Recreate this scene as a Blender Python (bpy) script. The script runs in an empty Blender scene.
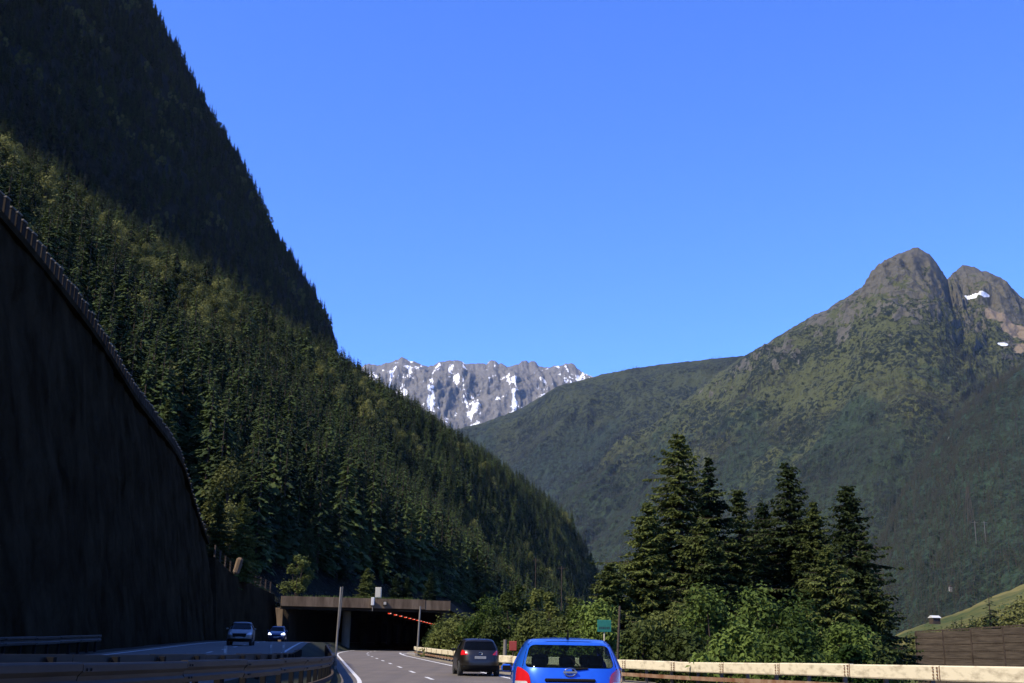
import bpy, bmesh, math, random
import numpy as np
from mathutils import Vector, Matrix
random.seed(7)
RNG = np.random.default_rng(11)
sc = bpy.context.scene
COL = sc.collection

# ------------------------------------------------------------------ camera
F, CX, CY, CAMZ = 1138.0, 512.0, 341.5, 1.5
PITCH = math.atan((641.0 - 341.5) / F)
ROLL = math.radians(1.0)
cd = bpy.data.cameras.new('camera')
cd.sensor_width = 36.0
cd.lens = F / 1024.0 * 36.0
cd.clip_start, cd.clip_end = 0.1, 60000.0
cam = bpy.data.objects.new('camera', cd)
COL.objects.link(cam)
CR = Matrix.Rotation(math.pi / 2 + PITCH, 3, 'X') @ Matrix.Rotation(ROLL, 3, 'Z')
cam.matrix_world = Matrix.Translation((0, 0, CAMZ)) @ CR.to_4x4()
sc.camera = cam

def at(px, py, y):
    """world point seen at pixel (px, py) at forward distance y"""
    d = CR @ Vector(((px - CX) / F, -(py - CY) / F, -1.0))
    k = y / d.y
    return Vector((d.x * k, y, CAMZ + d.z * k))

CRI = np.array(CR.inverted())
def project(P):
    P = np.asarray(P, float)
    q = (P - np.array([0, 0, CAMZ])) @ CRI.T
    z = np.maximum(-q[:, 2], 1e-3)
    return CX + q[:, 0] / z * F, CY - q[:, 1] / z * F, -q[:, 2]

# ------------------------------------------------------------------ sky, sun, exposure
SUN_EL, SUN_SIDE = math.radians(48), math.radians(56)      # sun behind the camera, off to the left
sdir = Vector((-math.sin(SUN_SIDE) * math.cos(SUN_EL), -math.cos(SUN_SIDE) * math.cos(SUN_EL), math.sin(SUN_EL)))
w = bpy.data.worlds.new('World'); sc.world = w; w.use_nodes = True
wn = w.node_tree.nodes; wl = w.node_tree.links
bg = wn['Background']
sky = wn.new('ShaderNodeTexSky'); sky.sky_type = 'NISHITA'; sky.sun_disc = False
sky.sun_elevation = SUN_EL
sky.sun_rotation = math.atan2(sdir.x, sdir.y)
sky.altitude = 1800; sky.air_density = 1.0; sky.dust_density = 0.7; sky.ozone_density = 5.0
tint = wn.new('ShaderNodeMix'); tint.data_type = 'RGBA'; tint.blend_type = 'MULTIPLY'; tint.inputs[0].default_value = 1.0
tint.inputs[7].default_value = (.70, 1.05, 1.98, 1)                  # the camera's deep-blue rendering of a clear mountain sky
wl.new(sky.outputs[0], tint.inputs[6]); wl.new(tint.outputs[2], bg.inputs[0]); bg.inputs[1].default_value = 0.11
sl = bpy.data.lights.new('sun', 'SUN'); sl.energy = 5.0; sl.angle = math.radians(0.53); sl.color = (1.0, 0.90, 0.74)
so = bpy.data.objects.new('sun', sl); COL.objects.link(so)
so.rotation_euler = sdir.to_track_quat('Z', 'Y').to_euler()
vs = sc.view_settings
vs.view_transform = 'Standard'; vs.look = 'None'; vs.exposure = 0.8; vs.gamma = 1.0; vs.use_curve_mapping = False
sc.cycles.max_bounces = 6; sc.cycles.diffuse_bounces = 3; sc.cycles.transparent_max_bounces = 8; sc.cycles.volume_bounces = 0

# ------------------------------------------------------------------ helpers
def P(o, label=None, cat=None, group=None, kind=None):
    if label: o['label'] = label
    if cat: o['category'] = cat
    if group: o['group'] = group
    if kind: o['kind'] = kind
    return o

def empty(name, loc=(0, 0, 0), rz=0.0):
    o = bpy.data.objects.new(name, None); COL.objects.link(o)
    o.location = loc; o.rotation_euler = (0, 0, rz); o.empty_display_size = 0.2
    return o

def mesh_obj(name, verts, faces, mats, mi=None, smooth=False, parent=None, link=True, uv=None):
    me = bpy.data.meshes.new(name)
    me.from_pydata([tuple(v) for v in verts], [], faces)
    for m in (mats if isinstance(mats, (list, tuple)) else [mats]):
        if m: me.materials.append(m)
    if mi is not None: me.polygons.foreach_set('material_index', np.asarray(mi, dtype=np.int32))
    if smooth: me.polygons.foreach_set('use_smooth', np.ones(len(me.polygons), dtype=bool))
    if uv is not None:
        l = me.uv_layers.new(name='UVMap')
        idx = np.empty(len(me.loops), dtype=np.int32); me.loops.foreach_get('vertex_index', idx)
        l.data.foreach_set('uv', np.asarray(uv, np.float32)[idx].ravel())
    me.update()
    o = bpy.data.objects.new(name, me)
    if link: COL.objects.link(o)
    if parent: o.parent = parent
    return o

class MB:
    def __init__(s): s.v, s.f, s.m = [], [], []
    def add(s, vs_, fs, m=0):
        b = len(s.v); s.v += [tuple(v) for v in vs_]
        s.f += [tuple(b + i for i in f) for f in fs]; s.m += [m] * len(fs); return s
    def box(s, c, size, m=0, rz=0.0, M=None, bev=0.0):
        x, y, z = [k / 2 for k in size]
        R = M if M is not None else Matrix.Rotation(rz, 3, 'Z')
        if bev <= 0:
            pts = [(-x, -y, -z), (x, -y, -z), (x, y, -z), (-x, y, -z), (-x, -y, z), (x, -y, z), (x, y, z), (-x, y, z)]
            fs = [(3, 2, 1, 0), (4, 5, 6, 7), (0, 1, 5, 4), (1, 2, 6, 5), (2, 3, 7, 6), (3, 0, 4, 7)]
        else:
            b = min(bev, x * .9, y * .9, z * .9); pts = []; 
            ring = lambda X, Y, Z: [(-X + 0, -Y, Z), (X, -Y, Z), (X, Y, Z), (-X, Y, Z)]
            def oct_(X, Y, Z): return [(-X + b, -Y, Z), (X - b, -Y, Z), (X, -Y + b, Z), (X, Y - b, Z), (X - b, Y, Z), (-X + b, Y, Z), (-X, Y - b, Z), (-X, -Y + b, Z)]
            def inn(X, Y, Z): return [(-X + b, -Y + b * .9, Z), (X - b, -Y + b * .9, Z), (X - b * .9, -Y + b, Z), (X - b * .9, Y - b, Z), (X - b, Y - b * .9, Z), (-X + b, Y - b * .9, Z), (-X + b * .9, Y - b, Z), (-X + b * .9, -Y + b, Z)]
            pts = inn(x, y, -z) + oct_(x, y, -z + b) + oct_(x, y, z - b) + inn(x, y, z)
            fs = [tuple(range(7, -1, -1)), tuple(range(24, 32))]
            for k in range(3):
                for i in range(8):
                    j = (i + 1) % 8; fs.append((k * 8 + i, k * 8 + j, k * 8 + 8 + j, k * 8 + 8 + i))
        c = Vector(c)
        return s.add([c + R @ Vector(p) for p in pts], fs, m)
    def tube(s, pts, rad, n=8, m=0, cap=True):
        pts = [Vector(p) for p in pts]
        rr = rad if isinstance(rad, (list, tuple)) else [rad] * len(pts)
        vs_, fs = [], []
        for i, p in enumerate(pts):
            a = pts[max(i - 1, 0)]; b = pts[min(i + 1, len(pts) - 1)]
            t = (b - a).normalized()
            u = t.cross(Vector((0, 0, 1)) if abs(t.z) < .9 else Vector((1, 0, 0))).normalized(); v = t.cross(u)
            for k in range(n):
                q = 2 * math.pi * k / n
                vs_.append(p + (u * math.cos(q) + v * math.sin(q)) * rr[i])
        for i in range(len(pts) - 1):
            for k in range(n):
                k2 = (k + 1) % n
                fs.append((i * n + k, i * n + k2, (i + 1) * n + k2, (i + 1) * n + k))
        if cap:
            fs.append(tuple(range(n))); fs.append(tuple((len(pts) - 1) * n + k for k in range(n - 1, -1, -1)))
        return s.add(vs_, fs, m)
    def build(s, name, mats, parent=None, smooth=False, link=True):
        return mesh_obj(name, s.v, s.f, mats, s.m, smooth, parent, link)

# vectorised gradient noise
_perm = RNG.permutation(256); _perm = np.concatenate([_perm, _perm, _perm])
_grad = RNG.normal(size=(256, 3)); _grad /= np.linalg.norm(_grad, axis=1)[:, None]
def pnoise(x, y, z):
    x, y, z = np.broadcast_arrays(np.asarray(x, float), np.asarray(y, float), np.asarray(z, float))
    xi, yi, zi = np.floor(x).astype(int), np.floor(y).astype(int), np.floor(z).astype(int)
    xf, yf, zf = x - xi, y - yi, z - zi
    f = lambda t: t * t * t * (t * (t * 6 - 15) + 10)
    u, v, w_ = f(xf), f(yf), f(zf)
    out = 0
    for dx in (0, 1):
        for dy in (0, 1):
            for dz in (0, 1):
                h = _perm[_perm[_perm[(xi + dx) & 255] + ((yi + dy) & 255)] + ((zi + dz) & 255)] & 255
                g = _grad[h]
                d = g[..., 0] * (xf - dx) + g[..., 1] * (yf - dy) + g[..., 2] * (zf - dz)
                out = out + d * (u if dx else 1 - u) * (v if dy else 1 - v) * (w_ if dz else 1 - w_)
    return out * 1.6
def fbm(x, y, z, o=5, gain=.5, ridged=False):
    a, s, t = 1.0, 0.0, 0.0
    for i in range(o):
        n = pnoise(x * 2 ** i + 17.3 * i, y * 2 ** i, z * 2 ** i)
        if ridged: n = 1 - 2 * np.abs(n)
        s = s + a * n; t += a; a *= gain
    return s / t

# ------------------------------------------------------------------ materials
def new_mat(name):
    m = bpy.data.materials.new(name); m.use_nodes = True
    return m, m.node_tree.nodes, m.node_tree.links, m.node_tree.nodes['Principled BSDF']

ALB = .58          # albedos below are written for exposure 0
def sc3(c): return tuple(k * ALB for k in c)

def ramp(n, l, fac, stops):
    r = n.new('ShaderNodeValToRGB'); l.new(fac, r.inputs[0])
    e = r.color_ramp.elements
    while len(e) > 1: e.remove(e[0])
    e[0].position = stops[0][0]; e[0].color = (*stops[0][1], 1)
    for p, c in stops[1:]:
        q = e.new(p); q.color = (*c, 1)
    return r.outputs[0]

def noise_node(n, l, scale, detail=4, rough=.55, vec=None, dist=0.0):
    t = n.new('ShaderNodeTexNoise'); t.inputs['Scale'].default_value = scale
    t.inputs['Detail'].default_value = detail; t.inputs['Roughness'].default_value = rough
    t.inputs['Distortion'].default_value = dist
    if vec is not None: l.new(vec, t.inputs['Vector'])
    return t.outputs['Fac']

def mixc(n, l, fac, a, b):
    m = n.new('ShaderNodeMix'); m.data_type = 'RGBA'
    for sock, val in ((m.inputs[0], fac), (m.inputs[6], a), (m.inputs[7], b)):
        if hasattr(val, 'is_output'): l.new(val, sock)
        elif isinstance(val, (int, float)): sock.default_value = val
        else: sock.default_value = (*val, 1)
    return m.outputs[2]

def math_(n, l, op, a, b=None, clamp=False):
    m = n.new('ShaderNodeMath'); m.operation = op; m.use_clamp = clamp
    for i, val in enumerate((a, b)):
        if val is None: continue
        if hasattr(val, 'is_output'): l.new(val, m.inputs[i])
        else: m.inputs[i].default_value = val
    return m.outputs[0]

def bump(n, l, b, h, strength=.4, dist=.05):
    k = n.new('ShaderNodeBump'); k.inputs['Strength'].default_value = strength; k.inputs['Distance'].default_value = dist
    l.new(h, k.inputs['Height']); l.new(k.outputs[0], b.inputs['Normal'])

def weathered(name, c1, c2, scale=2.0, rough=.8, metal=0.0, bs=.3, bd=.01, stops=(.35, .7), streak=None):
    m, n, l, b = new_mat(name)
    g = n.new('ShaderNodeNewGeometry').outputs['Position']
    if streak:
        mp = n.new('ShaderNodeMapping'); mp.inputs['Scale'].default_value = streak; l.new(g, mp.inputs[0]); g = mp.outputs[0]
    f = noise_node(n, l, scale, 6, .6, g)
    l.new(ramp(n, l, f, [(stops[0], sc3(c1)), (stops[1], sc3(c2))]), b.inputs['Base Color'])
    b.inputs['Specular IOR Level'].default_value = .12 if rough > .7 else .4
    b.inputs['Roughness'].default_value = rough; b.inputs['Metallic'].default_value = metal
    if bs: bump(n, l, b, noise_node(n, l, scale * 6, 4, .6, g), bs, bd)
    return m

def plain(name, c, rough=.5, metal=0.0, coat=0.0, emit=None, es=0.0):
    m, n, l, b = new_mat(name)
    g = n.new('ShaderNodeTexCoord').outputs['Object']
    f = noise_node(n, l, 7.0, 3, .5, g)
    c = sc3(c); dk = tuple(k * .86 for k in c)
    l.new(ramp(n, l, f, [(.35, dk), (.65, c)]), b.inputs['Base Color'])
    b.inputs['Roughness'].default_value = rough; b.inputs['Metallic'].default_value = metal
    b.inputs['Coat Weight'].default_value = coat; b.inputs['Coat Roughness'].default_value = .04
    if emit:
        b.inputs['Emission Color'].default_value = (*emit, 1); b.inputs['Emission Strength'].default_value = es
    return m

def leaf_mat(name, c_dark, c_light, transl=.25, jitter=True, ns=.35):
    m, n, l, b = new_mat(name)
    g = n.new('ShaderNodeNewGeometry').outputs['Position']
    f = noise_node(n, l, ns, 3, .6, g)
    oi = n.new('ShaderNodeObjectInfo').outputs['Random']
    if jitter:
        f = math_(n, l, 'ADD', math_(n, l, 'MULTIPLY', f, .55), math_(n, l, 'MULTIPLY', oi, .5))
    col = ramp(n, l, f, [(.28, sc3(c_dark)), (.75, sc3(c_light))])
    l.new(col, b.inputs['Base Color']); b.inputs['Roughness'].default_value = .7
    b.inputs['Specular IOR Level'].default_value = .12
    if transl:
        t = n.new('ShaderNodeBsdfTranslucent'); l.new(col, t.inputs[0])
        mx = n.new('ShaderNodeMixShader'); mx.inputs[0].default_value = transl
        l.new(b.outputs[0], mx.inputs[1]); l.new(t.outputs[0], mx.inputs[2])
        l.new(mx.outputs[0], n['Material Output'].inputs[0])
    return m

M = {}
M['bark'] = weathered('bark', (.045, .032, .024), (.13, .10, .075), 3.0, .95, streak=(4, 4, .6))
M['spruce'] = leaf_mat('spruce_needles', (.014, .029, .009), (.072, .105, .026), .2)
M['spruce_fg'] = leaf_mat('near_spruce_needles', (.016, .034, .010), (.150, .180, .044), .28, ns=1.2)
M['broad'] = leaf_mat('broad_leaves', (.075, .090, .022), (.270, .275, .085), .35)
M['bush'] = leaf_mat('bush_leaves', (.022, .052, .008), (.205, .285, .058), .35, ns=1.6)
M['larch'] = leaf_mat('larch_needles', (.036, .062, .014), (.185, .215, .056), .35, ns=1.0)
M['far_spruce'] = leaf_mat('far_forest_needles', (.022, .040, .018), (.055, .075, .028), 0)
M['concrete'] = weathered('weathered_concrete', (.15, .13, .10), (.32, .28, .22), .5, .9, bs=.3, streak=(2, 2, .35))
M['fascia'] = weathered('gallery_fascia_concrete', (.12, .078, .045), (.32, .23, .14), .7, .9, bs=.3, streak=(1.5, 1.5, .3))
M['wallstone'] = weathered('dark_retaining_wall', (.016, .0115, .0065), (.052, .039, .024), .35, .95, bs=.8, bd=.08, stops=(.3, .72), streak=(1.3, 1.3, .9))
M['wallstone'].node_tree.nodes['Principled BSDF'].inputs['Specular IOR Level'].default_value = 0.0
M['darkconc'] = weathered('dark_concrete', (.024, .017, .011), (.062, .046, .030), .4, .95)  # concrete darkened, mainly to carry shade on gallery and crest posts
M['steel'] = weathered('galvanised_steel', (.10, .095, .08), (.22, .205, .17), 1.2, .62, .25, .15, .004, streak=(.8, .8, 3))
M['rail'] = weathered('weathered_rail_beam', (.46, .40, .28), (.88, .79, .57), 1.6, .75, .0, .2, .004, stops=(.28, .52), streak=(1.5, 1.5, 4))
M['rail_shaded'] = weathered('shaded_rail_beam', (.008, .0065, .0045), (.038, .030, .020), 1.6, .6, .2, .15, .004, streak=(.7, .7, 4))  # dark copy of the rail beam, shade put into its colour
M['rust'] = weathered('rust_stained_steel', (.20, .09, .045), (.42, .30, .20), 1.6, .85, .0, .2, .004)
M['pole'] = weathered('pole_grey', (.20, .18, .15), (.36, .33, .28), 1.0, .6, .2)
M['wood'] = weathered('barrier_planks', (.060, .047, .036), (.135, .108, .082), 1.2, .9, bs=.4, streak=(.35, .35, 6))
M['white_paint'] = weathered('road_paint', (.42, .41, .39), (.80, .79, .75), 2.2, .7, bs=.1, stops=(.3, .48))
M['red_panel'] = plain('red_panel_paint', (.42, .05, .03), .6)
M['green_sign'] = plain('green_sign_sheet', (.015, .19, .125), .45)
M['sign_text'] = plain('sign_dark_lettering', (.008, .06, .045), .6)
M['cream'] = plain('cream_cabinet_paint', (.68, .64, .50), .6)
M['white_roof'] = plain('white_metal_roof', (.8, .79, .75), .5)
M['plaster'] = plain('pale_plaster', (.45, .42, .37), .8)
M['blue_paint'] = plain('blue_car_paint', (.020, .17, .95), .30, .35, .8)
M['black_paint'] = plain('black_car_paint', (.010, .008, .006), .35, 0, .15)
M['silver_paint'] = plain('silver_car_paint', (.19, .175, .155), .45, 0, .2)
M['navy_paint'] = plain('dark_blue_car_paint', (.03, .045, .15), .3, .3, .6)
M['rubber'] = plain('tyre_rubber', (.02, .02, .02), .9)
M['trim'] = plain('black_plastic_trim', (.018, .017, .016), .9)
M['trim'].node_tree.nodes['Principled BSDF'].inputs['Specular IOR Level'].default_value = .05
M['rim'] = plain('alloy_rim', (.45, .45, .47), .35, .9)
M['chrome'] = plain('chrome', (.75, .75, .77), .12, 1.0)
M['seatcloth'] = plain('dark_seat_cloth', (.02, .02, .022), .95)
M['tail'] = plain('red_lamp_lens', (.80, .018, .026), .1, 0, .7)
M['clearlens'] = plain('clear_lamp_lens', (.75, .72, .70), .1, 0, 1.0)
M['plate'] = plain('white_plate', (.34, .34, .33), .5)
M['head_on'] = plain('lit_headlamp', (.9, .9, 1.0), .2, 0, 0, (.62, .70, 1.0), 5.0)
M['head_off'] = plain('unlit_headlamp', (.62, .65, .70), .1, 0, 1.0)
M['redlamp'] = plain('red_tunnel_lamp', (.8, .1, .05), .4, 0, 0, (1.0, .06, .02), .8)
M['whitelamp'] = plain('warm_tunnel_lamp', (.9, .7, .6), .4, 0, 0, (1.0, .50, .38), .8)

def glass_mat(name, tint=(.35, .4, .4), clear=.6):
    m, n, l, b = new_mat(name)
    b.inputs['Base Color'].default_value = (.01, .012, .014, 1); b.inputs['Roughness'].default_value = .03
    t = n.new('ShaderNodeBsdfTransparent'); t.inputs[0].default_value = (*tint, 1)
    fr = n.new('ShaderNodeLayerWeight'); fr.inputs[0].default_value = .5
    f = math_(n, l, 'ADD', math_(n, l, 'MULTIPLY', math_(n, l, 'POWER', fr.outputs['Facing'], 4.0), .5), 1 - clear, True)
    mx = n.new('ShaderNodeMixShader'); l.new(f, mx.inputs[0]); l.new(t.outputs[0], mx.inputs[1]); l.new(b.outputs[0], mx.inputs[2])
    l.new(mx.outputs[0], n['Material Output'].inputs[0])
    return m
M['glass'] = glass_mat('car_glass', (.72, .78, .76), .92)
M['glass_dark'] = glass_mat('tinted_car_glass', (.10, .11, .11), .8)

# asphalt
m, n, l, b = new_mat('asphalt')
g = n.new('ShaderNodeNewGeometry').outputs['Position']
c = ramp(n, l, noise_node(n, l, .35, 5, .6, g), [(.3, (.076, .061, .045)), (.7, (.122, .100, .076))])
c = mixc(n, l, math_(n, l, 'MULTIPLY', noise_node(n, l, 30, 2, .6, g), .5), c, (.082, .067, .051))
l.new(c, b.inputs['Base Color']); b.inputs['Roughness'].default_value = .85
mpt = n.new('ShaderNodeMapping'); mpt.inputs['Scale'].default_value = (1.1, .035, 1); l.new(g, mpt.inputs[0])
c = mixc(n, l, math_(n, l, 'MULTIPLY', ramp(n, l, noise_node(n, l, 1.0, 4, .6, mpt.outputs[0], .2), [(.42, (0, 0, 0)), (.62, (1, 1, 1))]), .45), c, (.055, .047, .038))
l.new(c, b.inputs['Base Color'])
bump(n, l, b, noise_node(n, l, 60, 2, .6, g), .25, .01); M['asphalt'] = m
# dirt / verge / grass
M['dirt'] = weathered('sandy_verge', (.20, .17, .12), (.40, .35, .26), .6, .95)
M['grassland'] = weathered('rough_grass', (.045, .06, .018), (.13, .14, .045), .25, .95, stops=(.3, .7))
M['shaded_median'] = weathered('shaded_median', (.022, .026, .013), (.06, .062, .028), .05, .95)  # median ground darkened, its shade put into the colour

# ------------------------------------------------------------------ road layout
def ctr(y):
    """lateral position of the middle of our own lane at forward distance y"""
    if y < 47: return .098 * y - y * y / 368.0
    a = .098 * 47 - 47 * 47 / 368.0
    if y < 105: return a - .157 * (y - 47)
    a -= .157 * 58
    if y < 165: t = y - 105; return a - .157 * t + .157 / 120 * t * t
    return a - .157 * 60 + .157 / 120 * 3600
def oo(y): return float(np.interp(y, [100, 147], [0, 2.4]))
def zopp(y):
    """height of the oncoming carriageway"""
    return float(np.interp(y, [-80, 0, 60, 84, 118, 160, 330], [.1, .25, .68, .86, 1.05, .9, .6]))
YS = [-90 + 3 * i for i in range(0, 141)]         # to y = 330

def strip(name, ys, fl, fr, zl, zr, mat, z_up=0.0):
    v, f = [], []
    for i, y in enumerate(ys):
        v += [(fl(y), y, zl(y) + z_up), (fr(y), y, zr(y) + z_up)]
        if i: f.append((2 * i - 2, 2 * i - 1, 2 * i + 1, 2 * i))
    return mesh_obj(name, v, f, mat)

Z0 = lambda y: 0.0
RAIL_R = [(15.5, -40), (15.8, 0), (14.2, 12), (10.75, 24.7), (6.5, 42), (3.5, 50), (-.55, 60), (-4.1, 85), (-7.9, 108), (-9.3, 119)]
def rail_r(y): return float(np.interp(y, [p[1] for p in RAIL_R], [p[0] for p in RAIL_R]))
P(strip('road', YS, lambda y: ctr(y) - 5.15, lambda y: ctr(y) + 2.6, Z0, Z0, M['asphalt']), kind='structure')
P(strip('oncoming_road', YS, lambda y: ctr(y) - 16.2 + oo(y), lambda y: ctr(y) - 7.3, zopp, zopp, M['asphalt']), kind='structure')
P(strip('verge', [y for y in YS if y < 166], lambda y: ctr(y) + 2.6, lambda y: max(rail_r(y) + 1.2, ctr(y) + 4.2), Z0, lambda y: .02, M['dirt'], -.004), kind='structure')
P(strip('median', YS, lambda y: ctr(y) - 7.3, lambda y: ctr(y) - 5.15, lambda y: zopp(y), Z0, M['shaded_median'], -.004), kind='structure')
P(strip('wall_verge', YS, lambda y: ctr(y) - 18.6, lambda y: ctr(y) - 16.2 + oo(y), lambda y: zopp(y) + .05, zopp, M['darkconc'], -.004), kind='structure')
# painted lines
def line(off, y0, y1, wd, zf, name='lane_marking', ys=None, f=ctr):
    ys = ys or list(np.arange(y0, y1 + .01, 1.5))
    return P(strip(name, ys, lambda y: f(y) + off - wd / 2, lambda y: f(y) + off + wd / 2, zf, zf, M['white_paint'], .005), kind='structure')
line(-4.5, -30, 200, .16, Z0, 'edge_line')
line(1.9, -30, 134, .2, Z0, 'edge_line')
line(-8.0, -30, 200, .18, zopp, 'edge_line')
line(-15.4, -30, 150, .2, zopp, 'edge_line', f=lambda y: ctr(y) + oo(y))
for k in range(22):
    y0 = -8 + k * 9.0
    line(-1.6, y0, y0 + 3.0, .16, Z0)
    line(-11.7, y0 + 4, y0 + 7, .15, zopp)
# curved nose of the lay-by by the gallery mouth
nose = []
for k in range(15):
    a = k / 14
    y = 118 + 24 * a
    nose.append((ctr(118) + 1.9 - .02 + (a ** 2) * 5.5 + (ctr(y) - ctr(118)) * (1 - a), y))
v, f = [], []
for i, (x, y) in enumerate(nose):
    v += [(x - .12, y, .009), (x + .18, y, .009)]
    if i: f.append((2 * i - 2, 2 * i - 1, 2 * i + 1, 2 * i))
P(mesh_obj('edge_line', v, f, M['white_paint']), kind='structure')

# ------------------------------------------------------------------ ground: one sheet to the horizon
gx = np.unique(np.concatenate([np.linspace(-30000, -400, 12), np.linspace(-400, 400, 161), np.linspace(400, 30000, 12)]))
gy = np.unique(np.concatenate([np.linspace(-30000, -200, 8), np.linspace(-200, 900, 177), np.linspace(900, 40000, 14)]))
X, Y = np.meshgrid(gx, gy)
C = np.array([ctr(max(-90, min(330, y))) for y in gy])[:, None]
RR = np.array([rail_r(y) for y in gy])[:, None]
off = X - np.maximum(RR, C + 3.5)
Zg = -.12 - np.clip((off - 1.0) / 14.0, 0, 1) ** 1.0 * 3.5 - np.clip((off - 25) / 60.0, 0, 1) * 9.0
Zg = np.where((off < 60) & (Y > -90) & (Y < 330), Zg, Zg)
lft = C - 4.7 - X
Zg = Zg + np.clip((off - 4) / 10, 0, 1) * .5 * pnoise(X * .1, Y * .1, 0 * X)
nv = X.size; nc = X.shape[1]
faces = [(r * nc + c_, r * nc + c_ + 1, (r + 1) * nc + c_ + 1, (r + 1) * nc + c_) for r in range(X.shape[0] - 1) for c_ in range(nc - 1)]
P(mesh_obj('ground', np.stack([X, Y, Zg], -1).reshape(-1, 3), faces, M['grassland'], smooth=True), kind='structure')
def ground_z(x, y):
    o_ = x - max(rail_r(y), ctr(max(-90, min(330, y))) + 3.5)
    return -.12 - min(max((o_ - 1) / 14, 0), 1) * 3.5 - min(max((o_ - 25) / 60, 0), 1) * 9.0

# ------------------------------------------------------------------ mountains
def grid_faces(nr, nc):
    i = np.arange(nr - 1)[:, None] * nc + np.arange(nc - 1)[None, :]
    return np.stack([i, i + 1, i + nc + 1, i + nc], -1).reshape(-1, 4).tolist()

def resample(pts, n):
    pts = np.asarray(pts, float)
    d = np.concatenate([[0], np.cumsum(np.linalg.norm(np.diff(pts, axis=0), axis=1))])
    s = np.linspace(0, d[-1], n)
    return np.stack([np.interp(s, d, pts[:, k]) for k in range(pts.shape[1])], -1)

def mountain(name, sil, base, mat, nu=360, nt=150, amp=120, fs=.0016, crest=14, conc=1.25, back=.35, seed=0, gully=1.0, cf=9.0):
    """sil: (px, py, distance) along the crest; base: (px, distance, z) along the foot"""
    S = resample([at(*s) for s in sil], nu)
    B = []
    for px, dist, z in base:
        p = at(px, 640, dist); B.append((p.x, dist, z))
    Bp = resample(B, nu)
    t = np.linspace(0, 1, nt)
    tt = t[None, :, None]
    Pn = S[:, None, :] * (1 - tt) + Bp[:, None, :] * tt
    hz = (1 - t) ** conc
    Pn[..., 2] = Bp[:, None, 2] + (S[:, None, 2] - Bp[:, None, 2]) * hz[None, :]
    run = (Bp - S); run[:, 2] = 0
    nrm = run / np.linalg.norm(run, axis=1)[:, None]
    side = np.stack([-nrm[:, 1], nrm[:, 0], 0 * nrm[:, 0]], -1)
    u = np.cumsum(np.concatenate([[0], np.linalg.norm(np.diff(S, axis=0), axis=1)]))[:, None] + 0 * t
    dn = t[None, :] * np.linalg.norm(Bp - S, axis=1)[:, None]
    warp = fbm(u * fs * .8 + seed, dn * fs * .8, 3.1 + 0 * u, 3) * 1.0
    g1 = fbm(u * fs + warp * .6 + seed, dn * fs * .28 + warp * .3, seed * 1.7 + 0 * u, 6, .5, True)
    g2 = fbm(u * fs * 3 + seed, dn * fs * 2.2, 9 + 0 * u, 5, .55)
    env = np.clip(t * 9, 0, 1) * (1 - .5 * t)
    g3 = fbm(u * fs * 7 + seed, dn * fs * 4.5, 13 + 0 * u, 4, .55, True)
    dsp = (gully * g1 * .75 + g2 * .4 + g3 * .22) * amp * env[None, :]
    Pn += nrm[:, None, :] * dsp[..., None] * .75
    Pn[..., 2] += dsp * .55
    # jagged crest
    j = fbm(u[:, :1] * fs * cf + seed, 0 * u[:, :1], 5 + 0 * u[:, :1], 5, .62)[:, 0]
    Pn[..., 2] += (j * crest)[:, None] * np.clip(1 - t * 7, 0, 1)[None, :]
    # far side of the mountain
    nb = 12
    bk = np.linspace(0, 1, nb + 1)[1:][::-1]
    Bk = Pn[:, :1, :] - nrm[:, None, :] * (bk[None, :, None] * np.linalg.norm(Bp - S, axis=1)[:, None, None] * back)
    Bk[..., 2] = Pn[:, :1, 2] * (1 - bk[None, :]) + (-20) * bk[None, :]
    A = np.concatenate([Bk, Pn], 1)
    T = np.concatenate([-bk, t])
    uv = np.stack([np.repeat(u[:, :1] / 1000.0, nb + nt, 1), np.repeat(T[None, :], nu, 0)], -1).reshape(-1, 2)
    fc = grid_faces(nu, nb + nt)
    o = mesh_obj(name, A.reshape(-1, 3), fc, mat, smooth=True, uv=uv)
    P(o, kind='structure')
    return o, Pn

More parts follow.
